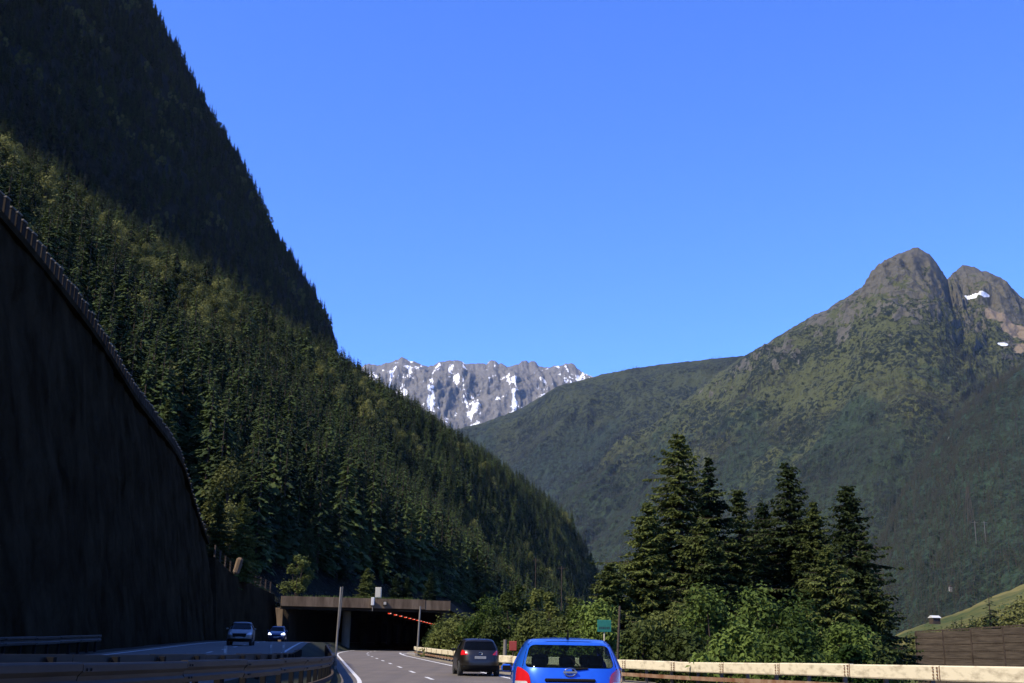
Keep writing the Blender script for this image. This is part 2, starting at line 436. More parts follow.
def mountain_mat(name, green, meadow, rock, tree_z, rock_lo, rock_hi, snow=0.0, scale=1.0, rock_bias=0.0, meadow_amt=.5, patches=()):
    green, meadow, rock = sc3(green), sc3(meadow), sc3(rock)
    m, n, l, b = new_mat(name)
    geo = n.new('ShaderNodeNewGeometry'); pos = geo.outputs['Position']
    sep = n.new('ShaderNodeSeparateXYZ'); l.new(pos, sep.inputs[0]); z = sep.outputs[2]
    nrm = n.new('ShaderNodeSeparateXYZ'); l.new(geo.outputs['Normal'], nrm.inputs[0])
    n1 = noise_node(n, l, .0022 * scale, 8, .62, pos, .6)
    n2 = noise_node(n, l, .009 * scale, 8, .65, pos, .3)
    n3 = noise_node(n, l, .035 * scale, 5, .65, pos)
    uvm = n.new('ShaderNodeUVMap').outputs[0]
    mp = n.new('ShaderNodeMapping'); l.new(uvm, mp.inputs[0]); mp.inputs['Scale'].default_value = (6.0, 3.6, 1); mp.inputs['Rotation'].default_value = (0, 0, math.radians(-27))
    st = noise_node(n, l, 1.5, 9, .66, mp.outputs[0], .6)
    gcol = mixc(n, l, ramp(n, l, n3, [(.35, (0, 0, 0)), (.7, (1, 1, 1))]), green, tuple(k * 1.7 for k in green))
    mz = n.new('ShaderNodeMapRange'); l.new(z, mz.inputs[0]); mz.inputs[1].default_value = tree_z[0]; mz.inputs[2].default_value = tree_z[1]
    mf = math_(n, l, 'ADD', math_(n, l, 'MULTIPLY', mz.outputs[0], .5), math_(n, l, 'MULTIPLY', n1, 1.0))
    mf = math_(n, l, 'ADD', mf, math_(n, l, 'MULTIPLY', n2, .35))
    col = mixc(n, l, ramp(n, l, mf, [(1.05 - meadow_amt * .4, (0, 0, 0)), (1.13 - meadow_amt * .4, (1, 1, 1))]), gcol, mixc(n, l, n2, meadow, tuple(k * .6 for k in meadow)))
    n4 = noise_node(n, l, .055 * scale, 3, .7, pos); n5 = noise_node(n, l, .0045 * scale, 4, .6, pos)
    dots = math_(n, l, 'ADD', n4, math_(n, l, 'MULTIPLY', math_(n, l, 'SUBTRACT', n5, .5), .6))
    col = mixc(n, l, ramp(n, l, dots, [(.47, (0, 0, 0)), (.56, (1, 1, 1))]), col, tuple(k * .45 for k in green))
    rz = n.new('ShaderNodeMapRange'); l.new(z, rz.inputs[0]); rz.inputs[1].default_value = rock_lo; rz.inputs[2].default_value = rock_hi
    steep = math_(n, l, 'SUBTRACT', 1.0, nrm.outputs[2])
    rf = math_(n, l, 'ADD', math_(n, l, 'MULTIPLY', rz.outputs[0], .65), math_(n, l, 'MULTIPLY', st, .5))
    rf = math_(n, l, 'ADD', rf, math_(n, l, 'MULTIPLY', steep, .35))
    rf = math_(n, l, 'ADD', rf, math_(n, l, 'MULTIPLY', n2, .6)); rf = math_(n, l, 'ADD', rf, math_(n, l, 'MULTIPLY', math_(n, l, 'SUBTRACT', n3, .5), .7))
    rcol = mixc(n, l, n3, tuple(k * .45 for k in rock), tuple(k * 1.5 for k in rock))
    col = mixc(n, l, ramp(n, l, rf, [(.94 - rock_bias, (0, 0, 0)), (1.10 - rock_bias, (1, 1, 1))]), col, rcol)
    if snow:
        sf = math_(n, l, 'ADD', math_(n, l, 'MULTIPLY', st, .85), math_(n, l, 'MULTIPLY', n2, .55))
        col = mixc(n, l, ramp(n, l, sf, [(snow, (0, 0, 0)), (snow + .012, (1, 1, 1))]), col, (.82, .83, .86))
    for (pp, rx, ry, rz_, pc) in patches[::-1]:      # single lasting snow fields
        sb = n.new('ShaderNodeVectorMath'); sb.operation = 'SUBTRACT'; l.new(pos, sb.inputs[0]); sb.inputs[1].default_value = pp
        dv = n.new('ShaderNodeVectorMath'); dv.operation = 'DIVIDE'; l.new(sb.outputs[0], dv.inputs[0]); dv.inputs[1].default_value = (rx, ry, rz_)
        ln = n.new('ShaderNodeVectorMath'); ln.operation = 'LENGTH'; l.new(dv.outputs[0], ln.inputs[0])
        q = math_(n, l, 'ADD', ln.outputs['Value'], math_(n, l, 'MULTIPLY', n2, 1.4))
        col = mixc(n, l, ramp(n, l, math_(n, l, 'MULTIPLY', q, .5), [(.74, (1, 1, 1)), (.78, (0, 0, 0))]), col, pc)
    l.new(col, b.inputs['Base Color']); b.inputs['Roughness'].default_value = .95; b.inputs['Specular IOR Level'].default_value = .1
    bump(n, l, b, math_(n, l, 'ADD', n3, math_(n, l, 'MULTIPLY', n4, .45)), 1.0, 26.0 / scale)
    return m

ROCK = (.15, .135, .11)
pA = mountain_mat('ridge_slopes', (.028, .042, .024), (.075, .088, .036), ROCK, (500, 1500), 1000, 2400, rock_bias=-.10, meadow_amt=.45)
oA, gA = mountain('middle_ridge', [(380, 450, 6300), (445, 431, 6300), (480, 424, 6250), (520, 409, 6200), (558, 386, 6150), (600, 375, 6100), (640, 367, 6100), (700, 360, 6000), (740, 356, 5900), (800, 352, 5900), (900, 350, 5900)],
    [(300, 4400, -20), (470, 4300, -20), (600, 4000, -20), (760, 3700, -20), (900, 3600, -20)], pA, 380, 150, 170, .0011, 14, 1.15, seed=3)
SNOW1 = at(974, 297, 4520); SNOW2 = at(1003, 345, 4180)
pB = None
oB, gB = mountain('rocky_peak', [(600, 470, 5000), (660, 420, 4950), (715, 376, 4900), (741, 358, 4850), (766, 344, 4800), (796, 325, 4750), (813, 316, 4720), (844, 299, 4650), (860, 288, 4620), (867, 283, 4600), (877, 269, 4600), (892, 256.5, 4600), (907, 250, 4600), (918, 247.5, 4600), (929, 254, 4600), (939, 266, 4620), (947, 279, 4700), (957, 269.5, 4850), (965, 264.5, 4900), (976, 268, 4900), (1001, 277.5, 4900), (1015, 291, 4900), (1026, 300, 4900), (1060, 330, 4900), (1120, 380, 4900)],
    [(420, 3600, -20), (560, 3300, -20), (700, 2700, -20), (850, 2300, -20), (1000, 2200, -20), (1150, 2400, -20), (1300, 2800, -20)], pB, 560, 210, 175, .0016, 20, 1.2, seed=8)
def seen_on(G, px, py):
    x_, y_, d_ = project(G.reshape(-1, 3)); e_ = np.hypot(x_ - px, y_ - py) + d_ * .002
    return tuple(float(k) for k in G.reshape(-1, 3)[np.argmin(e_)])
pB = mountain_mat('peak_slopes', (.030, .046, .021), (.120, .130, .044), (.140, .128, .092), (450, 1300), 800, 1800, rock_bias=-.034, meadow_amt=.66,
    patches=[(seen_on(gB, 972, 297), 48, 90, 20, (.80, .81, .83)), (seen_on(gB, 984, 294), 40, 90, 16, (.80, .81, .83)), (seen_on(gB, 1003, 345), 30, 60, 9, (.80, .81, .83)),
             (seen_on(gB, 1000, 315), 75, 200, 60, (.16, .125, .085)), (seen_on(gB, 1016, 332), 80, 200, 70, (.16, .125, .085)), (seen_on(gB, 1034, 352), 90, 200, 80, (.16, .125, .085))])
oB.data.materials.append(pB)
pS = mountain_mat('snowy_range_rock', (.15, .145, .12), (.20, .19, .15), (.235, .222, .20), (0, 9000), 1200, 2500, snow=.772, rock_bias=.25)
oS, gS = mountain('snowy_range', [(280, 380, 9800), (340, 372, 9800), (365, 364, 9800), (385, 365, 9800), (406, 360, 9800), (422, 362, 9800), (440, 361, 9800), (470, 364, 9900), (490, 362, 9900), (512, 366, 9900), (535, 362, 10000), (551, 368, 10000), (573, 363, 10000), (592, 376, 10000), (620, 395, 10000), (680, 430, 10000)],
    [(220, 7600, 500), (420, 7600, 500), (560, 7700, 500), (760, 8000, 500)], pS, 460, 140, 210, .0020, 120, 1.3, seed=21, gully=1.3, cf=1.7)
pC = mountain_mat('dark_slope_ground', (.030, .052, .028), (.080, .105, .040), (.34, .32, .29), (200, 1200), 300, 1900, rock_bias=.035, meadow_amt=.40)
oC, gC = mountain('wooded_slope', [(1240, 250, 2900), (1120, 318, 2850), (1060, 346, 2800), (1024, 362, 2750), (985, 392, 2700), (950, 424, 2600), (918, 470, 2500), (895, 515, 2350), (872, 560, 2200), (850, 600, 2050), (830, 636, 1950)],
    [(1500, 1300, -10), (1200, 1150, -10), (1060, 1150, -10), (960, 1300, -10), (880, 1500, -10), (830, 1800, -10)], pC, 220, 120, 55, .0032, 10, 1.05, seed=5)
pD = weathered('hay_meadow', (.055, .078, .018), (.20, .175, .052), .02, .95, bs=.2, stops=(.38, .6))
oD, gD = mountain('meadow_hill', [(1250, 500, 760), (1100, 553, 740), (1060, 570, 720), (1024, 584, 700), (1000, 594, 690), (975, 606, 680), (945, 617, 660), (915, 628, 640), (885, 640, 620), (850, 652, 600)],
    [(1300, 330, -12), (1100, 320, -12), (1000, 330, -12), (900, 380, -12), (850, 450, -12)], pD, 90, 50, 6, .012, 1.2, 1.0, seed=2)

# ------------------------------------------------------------------ left mountainside
DE = 1200.0
E_PX = [(690, 625), (655, 582), (616, 546), (568, 512), (504, 466), (440, 422), (386, 388), (344, 364), (334, 350), (322, 326), (310, 280), (288, 240), (254, 182), (224, 122), (190, 60), (152, 2), (110, -80), (60, -160)]
E_D = np.interp(np.arange(len(E_PX)), [0, 7, 17], [1300, 1200, 1050])
E3 = np.array([at(p[0] - 3, p[1] + 19, d) for p, d in zip(E_PX, E_D)])
DV = np.array([.227, 1.0])
def wall_h(y): return float(np.interp(y, [-60, 36, 44, 52, 60, 66, 72, 78, 96, 102, 106, 110, 114, 118, 121.5], [16.5, 17.2, 17.7, 17.9, 18.0, 17.85, 17.5, 17.15, 17.1, 16.8, 16.4, 14.8, 13.2, 11.7, 10.6]))
def wall_base(y): return ctr(y) - 17.2
def wall_top(y): h = wall_h(y); return (wall_base(y) - h / 6.0, h)
def foot(y):
    """where the forest slope meets the wall crest, the gallery roof or the valley floor"""
    if y < 121: x, h = wall_top(y); return (x - 1.0, h - .6)
    a = wall_top(121)
    pts_y = [121, 128, 150, 175, 250, 330, 420, 600, 900, 1300]
    px_ = [a[0] - 1.0, -33.5, -38, -36, -16, -6, 4, 30, 75, 135]
    pz_ = [a[1] - .6, 9.0, 7.0, 6.6, 7.5, 6, 2, 0, -2, -2]
    return (float(np.interp(y, pts_y, px_)), float(np.interp(y, pts_y, pz_)))
rows_y = np.concatenate([np.linspace(-140, 330, 95), np.linspace(340, 1240, 120)])
NT = 130
prof = []
for y in rows_y:
    sh = (E3[7, 1] - y)
    e = E3.copy(); e[:, 0] -= DV[0] * sh
    fx, fz = foot(y)
    pr = [(fx, fz)]
    for q in e[3:]:
        if q[0] < fx - 22 and q[2] > fz + 8: pr.append((q[0], q[2]))
    prof.append(resample(pr, NT))
prof = np.array(prof)
# close the far end: rows beyond the spur swing away to the left
extra_y, extra = [], []
for k in range(1, 19):
    extra_y.append(rows_y[-1] + 22 * k)
    q = prof[-1].copy(); lo = np.clip(q[:, 1] / 130.0, 0, 1)                 # the low toe of the spur runs on into the valley
    q[:, 0] += 7.5 * k * (1 - lo) - (k ** 1.5) * 15 * lo ** .8; q[:, 1] = q[:, 1] * (1 - .025 * k * (1 - .5 * lo)); extra.append(q)
prof = np.concatenate([prof, np.array(extra)]); rows_all = np.concatenate([rows_y, extra_y])
HX = np.stack([prof[..., 0], np.repeat(rows_all[:, None], NT, 1), prof[..., 1]], -1)
un = fbm(HX[..., 0] * .012, HX[..., 1] * .008, HX[..., 2] * .012, 5)
tt = np.linspace(0, 1, NT)[None, :]
HX[..., 0] += un * np.interp(HX[..., 1], [500, 1100], [22, 8]) * np.clip(tt * 8, 0, 1)
HX[..., 2] += fbm(HX[..., 0] * .03, HX[..., 1] * .03, 7.7, 4) * 5 * np.clip(tt * 8, 0, 1)
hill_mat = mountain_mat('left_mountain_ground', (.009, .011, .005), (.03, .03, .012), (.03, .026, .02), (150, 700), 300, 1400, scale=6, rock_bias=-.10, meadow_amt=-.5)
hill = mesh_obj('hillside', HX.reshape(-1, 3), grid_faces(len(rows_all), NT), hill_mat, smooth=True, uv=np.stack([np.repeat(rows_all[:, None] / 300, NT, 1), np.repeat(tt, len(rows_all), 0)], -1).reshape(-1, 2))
P(hill, kind='structure')
# ------------------------------------------------------------------ tree meshes
def conifer_mesh(name, seed, h=18.0, rad=3.0, whorls=24, nb=9, mats=None):
    r = random.Random(seed); mb = MB()
    mb.tube([(0, 0, -1.5), (0, 0, h * .5), (0, 0, h * .97)], [h * .014, h * .009, .02], 5, 0)
    z = h * .06; skew = r.uniform(0, 6.28)
    while z < h * .985:
        a = z / h
        R = rad * ((1 - a) ** .80 + .03) * r.uniform(.72, 1.12)
        k = max(4, int(nb * (1 - .35 * a)))
        for j in range(k):
            if r.random() < .14: continue
            q = r.uniform(0, 6.28); side = 1 + .22 * math.cos(q - skew)
            L = R * r.uniform(.5, 1.18) * side; dr = L * r.uniform(.15, .65)
            d = Vector((math.cos(q), math.sin(q), 0)); s = Vector((-d.y, d.x, 0))
            b0 = Vector((0, 0, z + r.uniform(-.02, .02) * h))
            for t in ((.55, .95) if L < .8 else (.28, .5, .72, .92)):
                c_ = b0 + d * L * t + Vector((0, 0, -dr * t ** 1.3))
                wd = L * r.uniform(.09, .20) + .09; ln = L * r.uniform(.12, .24) + .09
                tl = Vector((r.uniform(-.4, .4), r.uniform(-.4, .4), r.uniform(-.9, .1))) * wd
                tr_ = Vector((r.uniform(-.4, .4), r.uniform(-.4, .4), r.uniform(-.9, .1))) * wd
                p0, p2 = c_ - d * ln, c_ + d * ln + Vector((0, 0, -dr * .35))
                l1, r1 = c_ + s * wd + tl, c_ - s * wd + tr_
                mb.add([p0, l1, p2, r1, c_ + Vector((0, 0, wd * .25))], [(0, 1, 4), (1, 2, 4), (2, 3, 4), (3, 0, 4)], 1)
        z += h / whorls * r.uniform(.6, 1.4)
    return mb.build(name, mats, link=False).data

def broad_mesh(name, seed, h=13.0, rad=4.2, leaves=1500, ls=.55, mats=None):
    r = random.Random(seed); mb = MB()
    mb.tube([(0, 0, -1.5), (.1, 0, h * .35), (.2, .1, h * .8)], [h * .02, h * .014, .05], 5, 0)
    lobes = []
    for i in range(11):
        q = r.uniform(0, 6.28); a = r.uniform(.28, .92); rr = rad * math.sin(math.pi * min(.97, a * .9 + .08)) * r.uniform(.25, .8)
        c_ = Vector((rr * math.cos(q), rr * math.sin(q), h * a)); lobes.append((c_, r.uniform(.28, .48) * rad))
        mb.tube([(0.1, 0, h * a * .6), c_], [.10, .03], 4, 0, False)
    for i in range(leaves):
        c_, R = r.choice(lobes)
        d = Vector((r.gauss(0, 1), r.gauss(0, 1), r.gauss(0, 1))).normalized()
        p = c_ + d * R * (r.random() ** .33) * 1.05
        nn = (d + Vector((r.gauss(0, .5), r.gauss(0, .5), r.gauss(0, .5) + .5))).normalized()
        u = nn.cross(Vector((r.gauss(0, 1), r.gauss(0, 1), r.gauss(0, 1)))).normalized(); v_ = nn.cross(u)
        s = ls * r.uniform(.5, 1.2)
        mb.add([p - u * s * .5, p + v_ * s * .36 + nn * s * .08, p + u * s * .5, p - v_ * s * .36 + nn * s * .08], [(0, 1, 2), (0, 2, 3)], 1)
    return mb.build(name, mats, link=False).data

SPR = [conifer_mesh('hill_spruce', 100 + i, 18, rad, 30, 10, [M['bark'], M['spruce']]) for i, rad in enumerate((2.5, 3.2, 4.2, 3.0))]
BRD = [broad_mesh('hill_broadleaf', 200 + i, 12.5, 4.0, 1700, .55, [M['bark'], M['broad']]) for i in range(3)]
FARC = [conifer_mesh('far_spruce', 300 + i, 20, 3.6, 5, 4, [M['bark'], M['far_spruce']]) for i in range(2)]

def proto_collection(name, meshes):
    c_ = bpy.data.collections.new(name)
    for i, me in enumerate(meshes):
        c_.objects.link(bpy.data.objects.new(f'{name}_{i}', me))
    return c_

def scatter_object(name, pts, scl, rot, idx, coll, label):
    me = bpy.data.meshes.new(name); me.from_pydata([tuple(p) for p in pts], [], [])
    for nm, ty, arr in (('scl', 'FLOAT', scl), ('rot', 'FLOAT', rot), ('pick', 'INT', idx)):
        a = me.attributes.new(nm, ty, 'POINT'); a.data.foreach_set('value', np.asarray(arr, np.int32 if ty == 'INT' else np.float32))
    o = bpy.data.objects.new(name, me); COL.objects.link(o)
    ng = bpy.data.node_groups.new(name + '_nodes', 'GeometryNodeTree')
    ng.interface.new_socket('Geometry', in_out='INPUT', socket_type='NodeSocketGeometry')
    ng.interface.new_socket('Geometry', in_out='OUTPUT', socket_type='NodeSocketGeometry')
    N, L = ng.nodes, ng.links
    gi = N.new('NodeGroupInput'); go = N.new('NodeGroupOutput')
    ip = N.new('GeometryNodeInstanceOnPoints'); ci = N.new('GeometryNodeCollectionInfo')
    ci.inputs[0].default_value = coll; ci.inputs[1].default_value = True; ci.inputs[2].default_value = True
    ip.inputs['Pick Instance'].default_value = True
    def attr(nm, ty):
        a = N.new('GeometryNodeInputNamedAttribute'); a.data_type = ty; a.inputs[0].default_value = nm; return a.outputs[0]
    cx = N.new('ShaderNodeCombineXYZ'); L.new(attr('rot', 'FLOAT'), cx.inputs[2])
    L.new(gi.outputs[0], ip.inputs['Points']); L.new(ci.outputs[0], ip.inputs['Instance'])
    L.new(attr('pick', 'INT'), ip.inputs['Instance Index'])
    er = N.new('FunctionNodeEulerToRotation'); L.new(cx.outputs[0], er.inputs[0]); L.new(er.outputs[0], ip.inputs['Rotation'])
    L.new(attr('scl', 'FLOAT'), ip.inputs['Scale']); L.new(ip.outputs[0], go.inputs[0])
    md = o.modifiers.new('scatter', 'NODES'); md.node_group = ng
    return P(o, label, 'forest', kind='stuff')

def sample_grid(G, n, mask=None):
    """n random points on a grid surface G (rows, cols, 3), by area"""
    A = G[:-1, :-1]; Bq = G[1:, :-1]; Cq = G[:-1, 1:]; Dq = G[1:, 1:]
    ar = np.linalg.norm(np.cross(Bq - A, Cq - A), axis=-1)
    if mask is not None: ar = ar * mask
    p = (ar / ar.sum()).ravel()
    k = RNG.choice(p.size, n, p=p); i, j = np.unravel_index(k, ar.shape)
    u, v_ = RNG.random(n)[:, None], RNG.random(n)[:, None]
    return A[i, j] * (1 - u) * (1 - v_) + Bq[i, j] * u * (1 - v_) + Cq[i, j] * (1 - u) * v_ + Dq[i, j] * u * v_, i, j

# --- left hillside forest
zc = .25 * (HX[:-1, :-1, 2] + HX[1:, :-1, 2] + HX[:-1, 1:, 2] + HX[1:, 1:, 2])
brk = E3[8, 2]
slope_mask = np.where(zc < brk, 1.0, .9)
NH = 52000
pts, gi_, gj_ = sample_grid(HX, NH, slope_mask)
row_mask = ((rows_all[:-1] > 125) & (rows_all[:-1] < 420))[:, None] & (zc < 90)
pts2, _, _ = sample_grid(HX, 2600, row_mask * 1.0)
pts = np.concatenate([pts, pts2])
px, py, dep = project(pts)
keep = (dep > 30) & (px > -260) & (px < 760) & (py > -160)
cl = fbm(pts[:, 0] * .012, pts[:, 1] * .009, 2.2, 4)
keep &= ~((pts[:, 2] > brk) & (cl > .42))
pts, px, py, dep, cl = pts[keep], px[keep], py[keep], dep[keep], cl[keep]
isb = (fbm(pts[:, 0] * .016 + 40, pts[:, 1] * .012, pts[:, 2] * .016, 3) > np.where((pts[:, 1] < 520) & (pts[:, 2] < brk) & (px < 240), -.16, np.where(pts[:, 2] < brk, .16, .24))) & (RNG.random(len(pts)) < .75) & ((dep > 300) | (RNG.random(len(pts)) < .12))
fx_ = np.array([foot(y)[0] for y in pts[:, 1]])
keep = ~((dep < 185) & (px < 215)) & ~((pts[:, 1] > 118) & (pts[:, 1] < 340) & (pts[:, 0] > fx_ - 6)) & (dep > 150)
pts, px, py, dep, cl, isb = pts[keep], px[keep], py[keep], dep[keep], cl[keep], isb[keep]
scl = np.where(isb, RNG.uniform(.6, 1.25, len(pts)), (.5 + .85 * RNG.random(len(pts)) ** 1.3)) * np.where(pts[:, 2] > brk, .72, 1.0)
rot = RNG.uniform(0, 6.28, len(pts))
pick = np.where(isb, 4 + RNG.integers(0, 3, len(pts)), RNG.integers(0, 4, len(pts)))
pts[:, 2] -= .3
# which trees show largest in the photo (and are not hidden by the wall crest)
hp = np.where(isb, 12.5, 18.0) * scl / dep
crest = np.array([project([(*wall_top(y)[:1], y, wall_top(y)[1])]) for y in np.arange(30, 122, 3)])[:, :2, 0]
topx, topy, _ = project(pts + np.stack([0 * scl, 0 * scl, np.where(isb, 12.5, 18.0) * scl * .8], -1))
vis = (topx > 5) & (topx < 640) & (topy > 0) & (topy < 640)
vis &= ~((topx < crest[-1, 0]) & (topy > np.interp(topx, crest[:, 0], crest[:, 1])))
hp = np.where(vis, hp, 0)
order = np.argsort(-hp)
sp_ids = [i for i in order if not isb[i]][:285]
br_ids = [i for i in order if isb[i]][:150]
for i in sp_ids:
    o = bpy.data.objects.new('spruce_tree', SPR[pick[i]]); COL.objects.link(o)
    o.location = pts[i]; o.rotation_euler = (0, 0, rot[i]); o.scale = (scl[i],) * 3
    P(o, 'dark spruce in the dense forest on the mountainside above the retaining wall', 'tree', 'spruces of the left mountainside')
for i in br_ids:
    o = bpy.data.objects.new('broadleaf_tree', BRD[pick[i] - 4]); COL.objects.link(o)
    o.location = pts[i]; o.rotation_euler = (0, 0, rot[i]); o.scale = (scl[i],) * 3
    P(o, 'pale olive broadleaf tree among dark spruces on the mountainside above the retaining wall', 'tree', 'broadleaf trees of the left mountainside')
rest = np.ones(len(pts), bool); rest[sp_ids] = False; rest[br_ids] = False
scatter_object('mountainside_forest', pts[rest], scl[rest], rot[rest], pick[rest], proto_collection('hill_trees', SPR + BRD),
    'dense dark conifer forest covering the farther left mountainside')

# --- far forests on the slopes across the valley
def far_forest(name, G, n, zlo, zhi, thr, label, k0=.0018, smin=.6, smax=1.15):
    c_ = .25 * (G[:-1, :-1] + G[1:, :-1] + G[:-1, 1:] + G[1:, 1:])
    f_ = fbm(c_[..., 0] * k0, c_[..., 1] * k0, c_[..., 2] * k0 * 1.6, 5, .6)
    lim = np.clip((zhi - c_[..., 2]) / (zhi - zlo), 0, 1)
    mk = np.clip((f_ + thr + lim * .9 - .55) * 4, 0, 1) * (lim > 0)
    q, _, _ = sample_grid(G, n, mk)
    x_, y_, d_ = project(q)
    k_ = (x_ > -80) & (x_ < 1110) & (y_ < 660) & (y_ > -40)
    q = q[k_]; m_ = len(q)
    return scatter_object(name, q - np.array([0, 0, .6]), RNG.uniform(smin, smax, m_), RNG.uniform(0, 6.28, m_), RNG.integers(0, 2, m_), FAR, label)
FAR = proto_collection('far_trees', FARC)
far_forest('ridge_forest', gA, 42000, 700, 1500, .30, 'dark forest on the long ridge in the middle of the valley', .0014)
far_forest('peak_forest', gB, 52000, 350, 1150, .22, 'dark forest covering the lower slopes under the rocky peak', .0018)
far_forest('slope_forest', gC, 22000, 500, 1500, .12, 'dark forest on the nearer slope at the right edge', .003)
HAZE = 1.15e-5
#PART2
# ------------------------------------------------------------------ retaining wall
def ribbon_wall(name, parent, y0, y1, ny, nz, basef, topf, zb, thick, mat, relief=.25, joint=0.0):
    ys = np.linspace(y0, y1, ny); v, f = [], []
    for y in ys:
        bx, tp = basef(y), topf(y)
        for k in range(nz):
            t = k / (nz - 1); z = zb(y) - .3 + (tp[1] - zb(y) + .3) * t; x = bx + (tp[0] - bx) * t
            v.append([x, y, z])
    v = np.array(v)
    d = fbm(v[:, 1] * .22, v[:, 2] * .22, 4.4, 5, .6) * relief
    if joint:
        g = np.abs(((v[:, 1] - v[:, 2] * .10) / joint) % 1.0 - .5) * 2
        d -= .16 * (g > .985)
    v[:, 0] += d
    n1 = len(v); w_ = v.copy(); w_[:, 0] -= thick
    f = grid_faces(ny, nz)
    fb = [tuple(n1 + i for i in q[::-1]) for q in f]
    idx = lambda i, k: i * nz + k
    cap = []
    for i in range(ny - 1):
        cap.append((idx(i, nz - 1), n1 + idx(i, nz - 1), n1 + idx(i + 1, nz - 1), idx(i + 1, nz - 1)))
    for i in (0, ny - 1):
        for k in range(nz - 1): cap.append((idx(i, k), idx(i, k + 1), n1 + idx(i, k + 1), n1 + idx(i, k)))
    return mesh_obj(name, np.concatenate([v, w_]), f + fb + cap, mat, parent=parent)

rw = empty('retaining_wall', (wall_base(60), 60, 0))
P(rw, 'huge dark leaning retaining wall along the left side of the oncoming lanes', 'wall')
def under(parent, o):
    o.parent = parent; o.matrix_parent_inverse = parent.matrix_world.inverted(); return o
bpy.context.view_layer.update()
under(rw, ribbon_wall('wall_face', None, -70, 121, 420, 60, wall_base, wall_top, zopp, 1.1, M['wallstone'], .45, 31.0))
mb = MB()
for i in range(64):                                      # narrow concrete coping
    y0, y1 = -70 + i * 191 / 64, -70 + (i + 1) * 191 / 64
    a, b_ = wall_top(y0), wall_top(y1)
    mb.add([(a[0] + .28, y0, a[1] + .01), (a[0] - .6, y0, a[1] + .01), (a[0] - .6, y0, a[1] + .32), (a[0] + .28, y0, a[1] + .32),
            (b_[0] + .28, y1, b_[1] + .01), (b_[0] - .6, y1, b_[1] + .01), (b_[0] - .6, y1, b_[1] + .32), (b_[0] + .28, y1, b_[1] + .32)],
           [(0, 4, 7, 3), (3, 7, 6, 2), (2, 6, 5, 1), (0, 1, 5, 4)])
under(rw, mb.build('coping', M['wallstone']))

cf = empty('crest_fence', (*wall_top(60)[:1], 60, wall_top(60)[1]))
P(cf, 'row of short pale posts stepping along the crest of the retaining wall', 'fence')
bpy.context.view_layer.update()
y = 43.0
while y < 120.6:
    x, z = wall_top(y); m_ = MB()
    hgt = random.uniform(1.0, 1.22)
    m_.box((x - .16, y, z + .32 + hgt / 2 - .1), (.26, .42, hgt), bev=.03)
    po = under(cf, m_.build('post', M['darkconc']))  # darker concrete puts the shade into the posts
    cp = MB().box((x - .16, y, z + .27 + hgt), (.30, .46, .09), bev=.02).build('cap', M['concrete']); cp.parent = po  # pale cap added to paint the light top of the post
    y += .92
mb = MB()
for z_ in (.55, .85):
    mb.tube([(wall_top(q)[0] - .38, q, wall_top(q)[1] + z_) for q in np.arange(42, 121, 2.0)], .05, 5)
under(cf, mb.build('rail', M['steel']))

# lower wall beyond the big one
lw = empty('low_wall', (wall_base(135), 135, 0)); P(lw, 'lower dark wall continuing from the big retaining wall to the gallery mouth', 'wall')
bpy.context.view_layer.update()
lw_base = lambda y: ctr(y) - float(np.interp(y, [121, 150], [17.25, 14.5]))
lwt = lambda y: (lw_base(y) - .85, float(np.interp(y, [121, 130, 150], [9.6, 8.2, 6.9])))
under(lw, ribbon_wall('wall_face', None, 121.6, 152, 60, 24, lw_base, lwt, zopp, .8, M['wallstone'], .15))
lf = empty('mesh_fence', (lwt(135)[0], 135, lwt(135)[1])); P(lf, 'short fence with pale posts on top of the lower dark wall', 'fence')
bpy.context.view_layer.update()
for i, y in enumerate(np.linspace(122.5, 150, 12)):
    x, z = lwt(y); m_ = MB(); m_.box((x - .3, y, z + .72), (.16, .16, 1.5)); under(lf, m_.build('post', M['bark']))
mb = MB()
for z_ in (.3, .6, .9, 1.2, 1.42):
    mb.tube([(lwt(q)[0] - .3, q, lwt(q)[1] + z_) for q in np.linspace(122.5, 150, 12)], .025, 4)
under(lf, mb.build('wire', M['bark']))
bd = MB(); q = at(238, 566, 129); bd.box((q.x, 129, q.z), (.75, .5, 1.9), bev=.25, M=Matrix.Rotation(.22, 3, 'Y'))
P(bd.build('rock_block', M['fascia']), 'pale upright block standing on the lower dark wall below two spruces', 'block')

